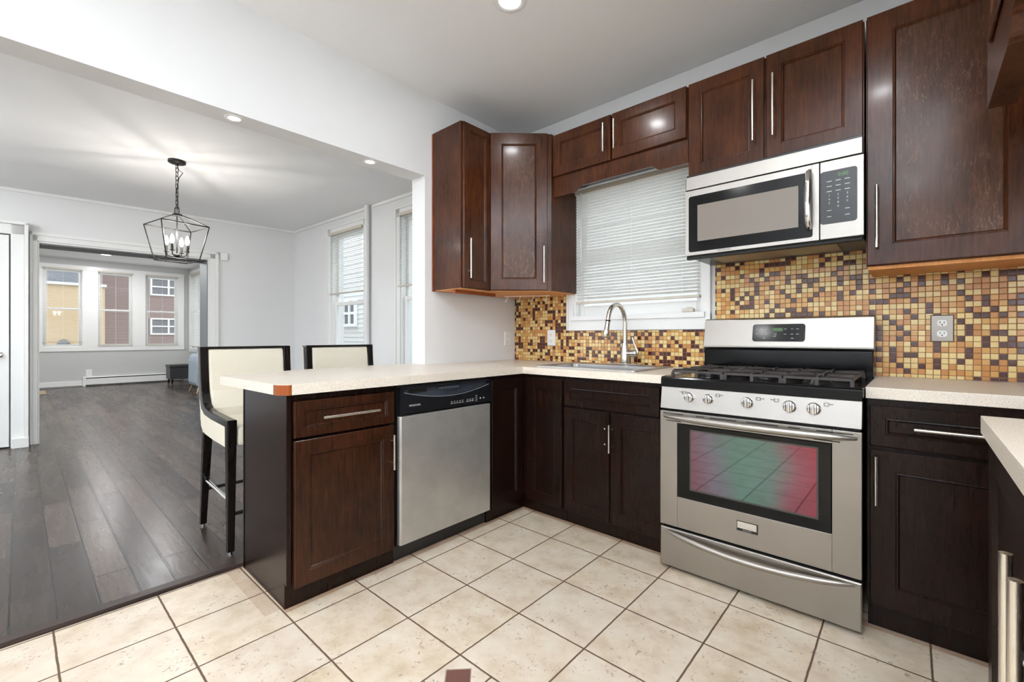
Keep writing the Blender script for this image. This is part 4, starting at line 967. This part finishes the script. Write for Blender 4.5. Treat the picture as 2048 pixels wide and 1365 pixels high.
# ================================================================== OUTSIDE
struct(MB().box(-40, -11.75, -30, 30, -1.2, -1.1).box(-11.75, 8, .5, 30, -1.2, -1.1).box(-11.75, 8, -30, -5.5, -1.2, -1.1), 'ground', 'ground')
def facade_windows(t, Mx, rects, frame=.08):
    for (a, b_, c_, d_, mid) in rects:
        f = MB(Mx); w = frame
        f.box(a, a+w, 0, .06, c_, d_); f.box(b_-w, b_, 0, .06, c_, d_); f.box(a+w, b_-w, 0, .06, c_, c_+w); f.box(a+w, b_-w, 0, .06, d_-w, d_)
        if mid: f.box((a+b_)/2-w/2, (a+b_)/2+w/2, 0, .052, c_+w, d_-w); f.box(a+w, (a+b_)/2-w/2, 0, .048, (c_+d_)/2-.03, (c_+d_)/2+.03); f.box((a+b_)/2+w/2, b_-w, 0, .048, (c_+d_)/2-.03, (c_+d_)/2+.03)
        f = f.build('window', 'trim', t); MB(Mx).box(a+.01, b_-.01, 0.001, .02, c_+.01, d_-.01).build('pane', 'extglass', f)
t = thing('house', 'red brick house with white framed windows seen through the front room windows', 'building', (-27, 3, -1.1))
MB().box(-30, -24, -9, 8, -1.1, 9).build('wall', 'redbrick', t)
EX = frameM((-24, 0, 0), (0, 1, 0), (1, 0, 0))
facade_windows(t, EX, [(1.24, 2.6, 3.03, 3.86, True), (1.24, 2.6, 1.2, 1.98, True)], .07)
t = thing('building', 'yellow brick building with pale coping seen through the leftmost front room windows', 'building', (-22, -6, -1.1))
MB().box(-23.5, -19, -12, -.76, -1.1, 2.86).build('wall', 'yellowbrick', t)
MB().box(-23.6, -18.9, -12.1, -.72, 2.86, 2.95).build('coping', 'siding', t)
MB().box(-23, -19.6, -7.5, -1.2, 2.95, 6.6).build('rooftop', 'roof', t)
MB(frameM((-19, 0, 0), (0, 1, 0), (1, 0, 0))).prism([(-1.95, .65), (-1.62, .65), (-1.62, .85), (-1.68, .98), (-1.785, 1.03), (-1.89, .98), (-1.95, .85)], 0, .05, 'y').build('arched_window', 'roof', t)
def siding_house(label, x0, x1, y, z1, rects):
    t = thing('house', label, 'building', ((x0+x1)/2, y+1.5, -1.1))
    mb = MB(); z = -1.1; mb.box(x0, x1, y+.02, y+3, -1.1, z1)
    while z < z1-.05: mb.prism([(y+.02, z), (y-.012, z), (y+.004, z+.11), (y+.02, z+.11)], x0, x1, 'x'); z += .11
    mb.build('siding_wall', 'siding', t)
    facade_windows(t, frameM((0, y-.012, 0), (1, 0, 0), (0, -1, 0)), rects, .07)
siding_house('white clapboard house seen through the kitchen window blind', -3.2, 6, 2.6, 5.0, [])
siding_house('white clapboard house seen through the dining window', -16, -6.4, 2.6, 5.0, [(-8.1, -7.45, 1.35, 2.0, True)])
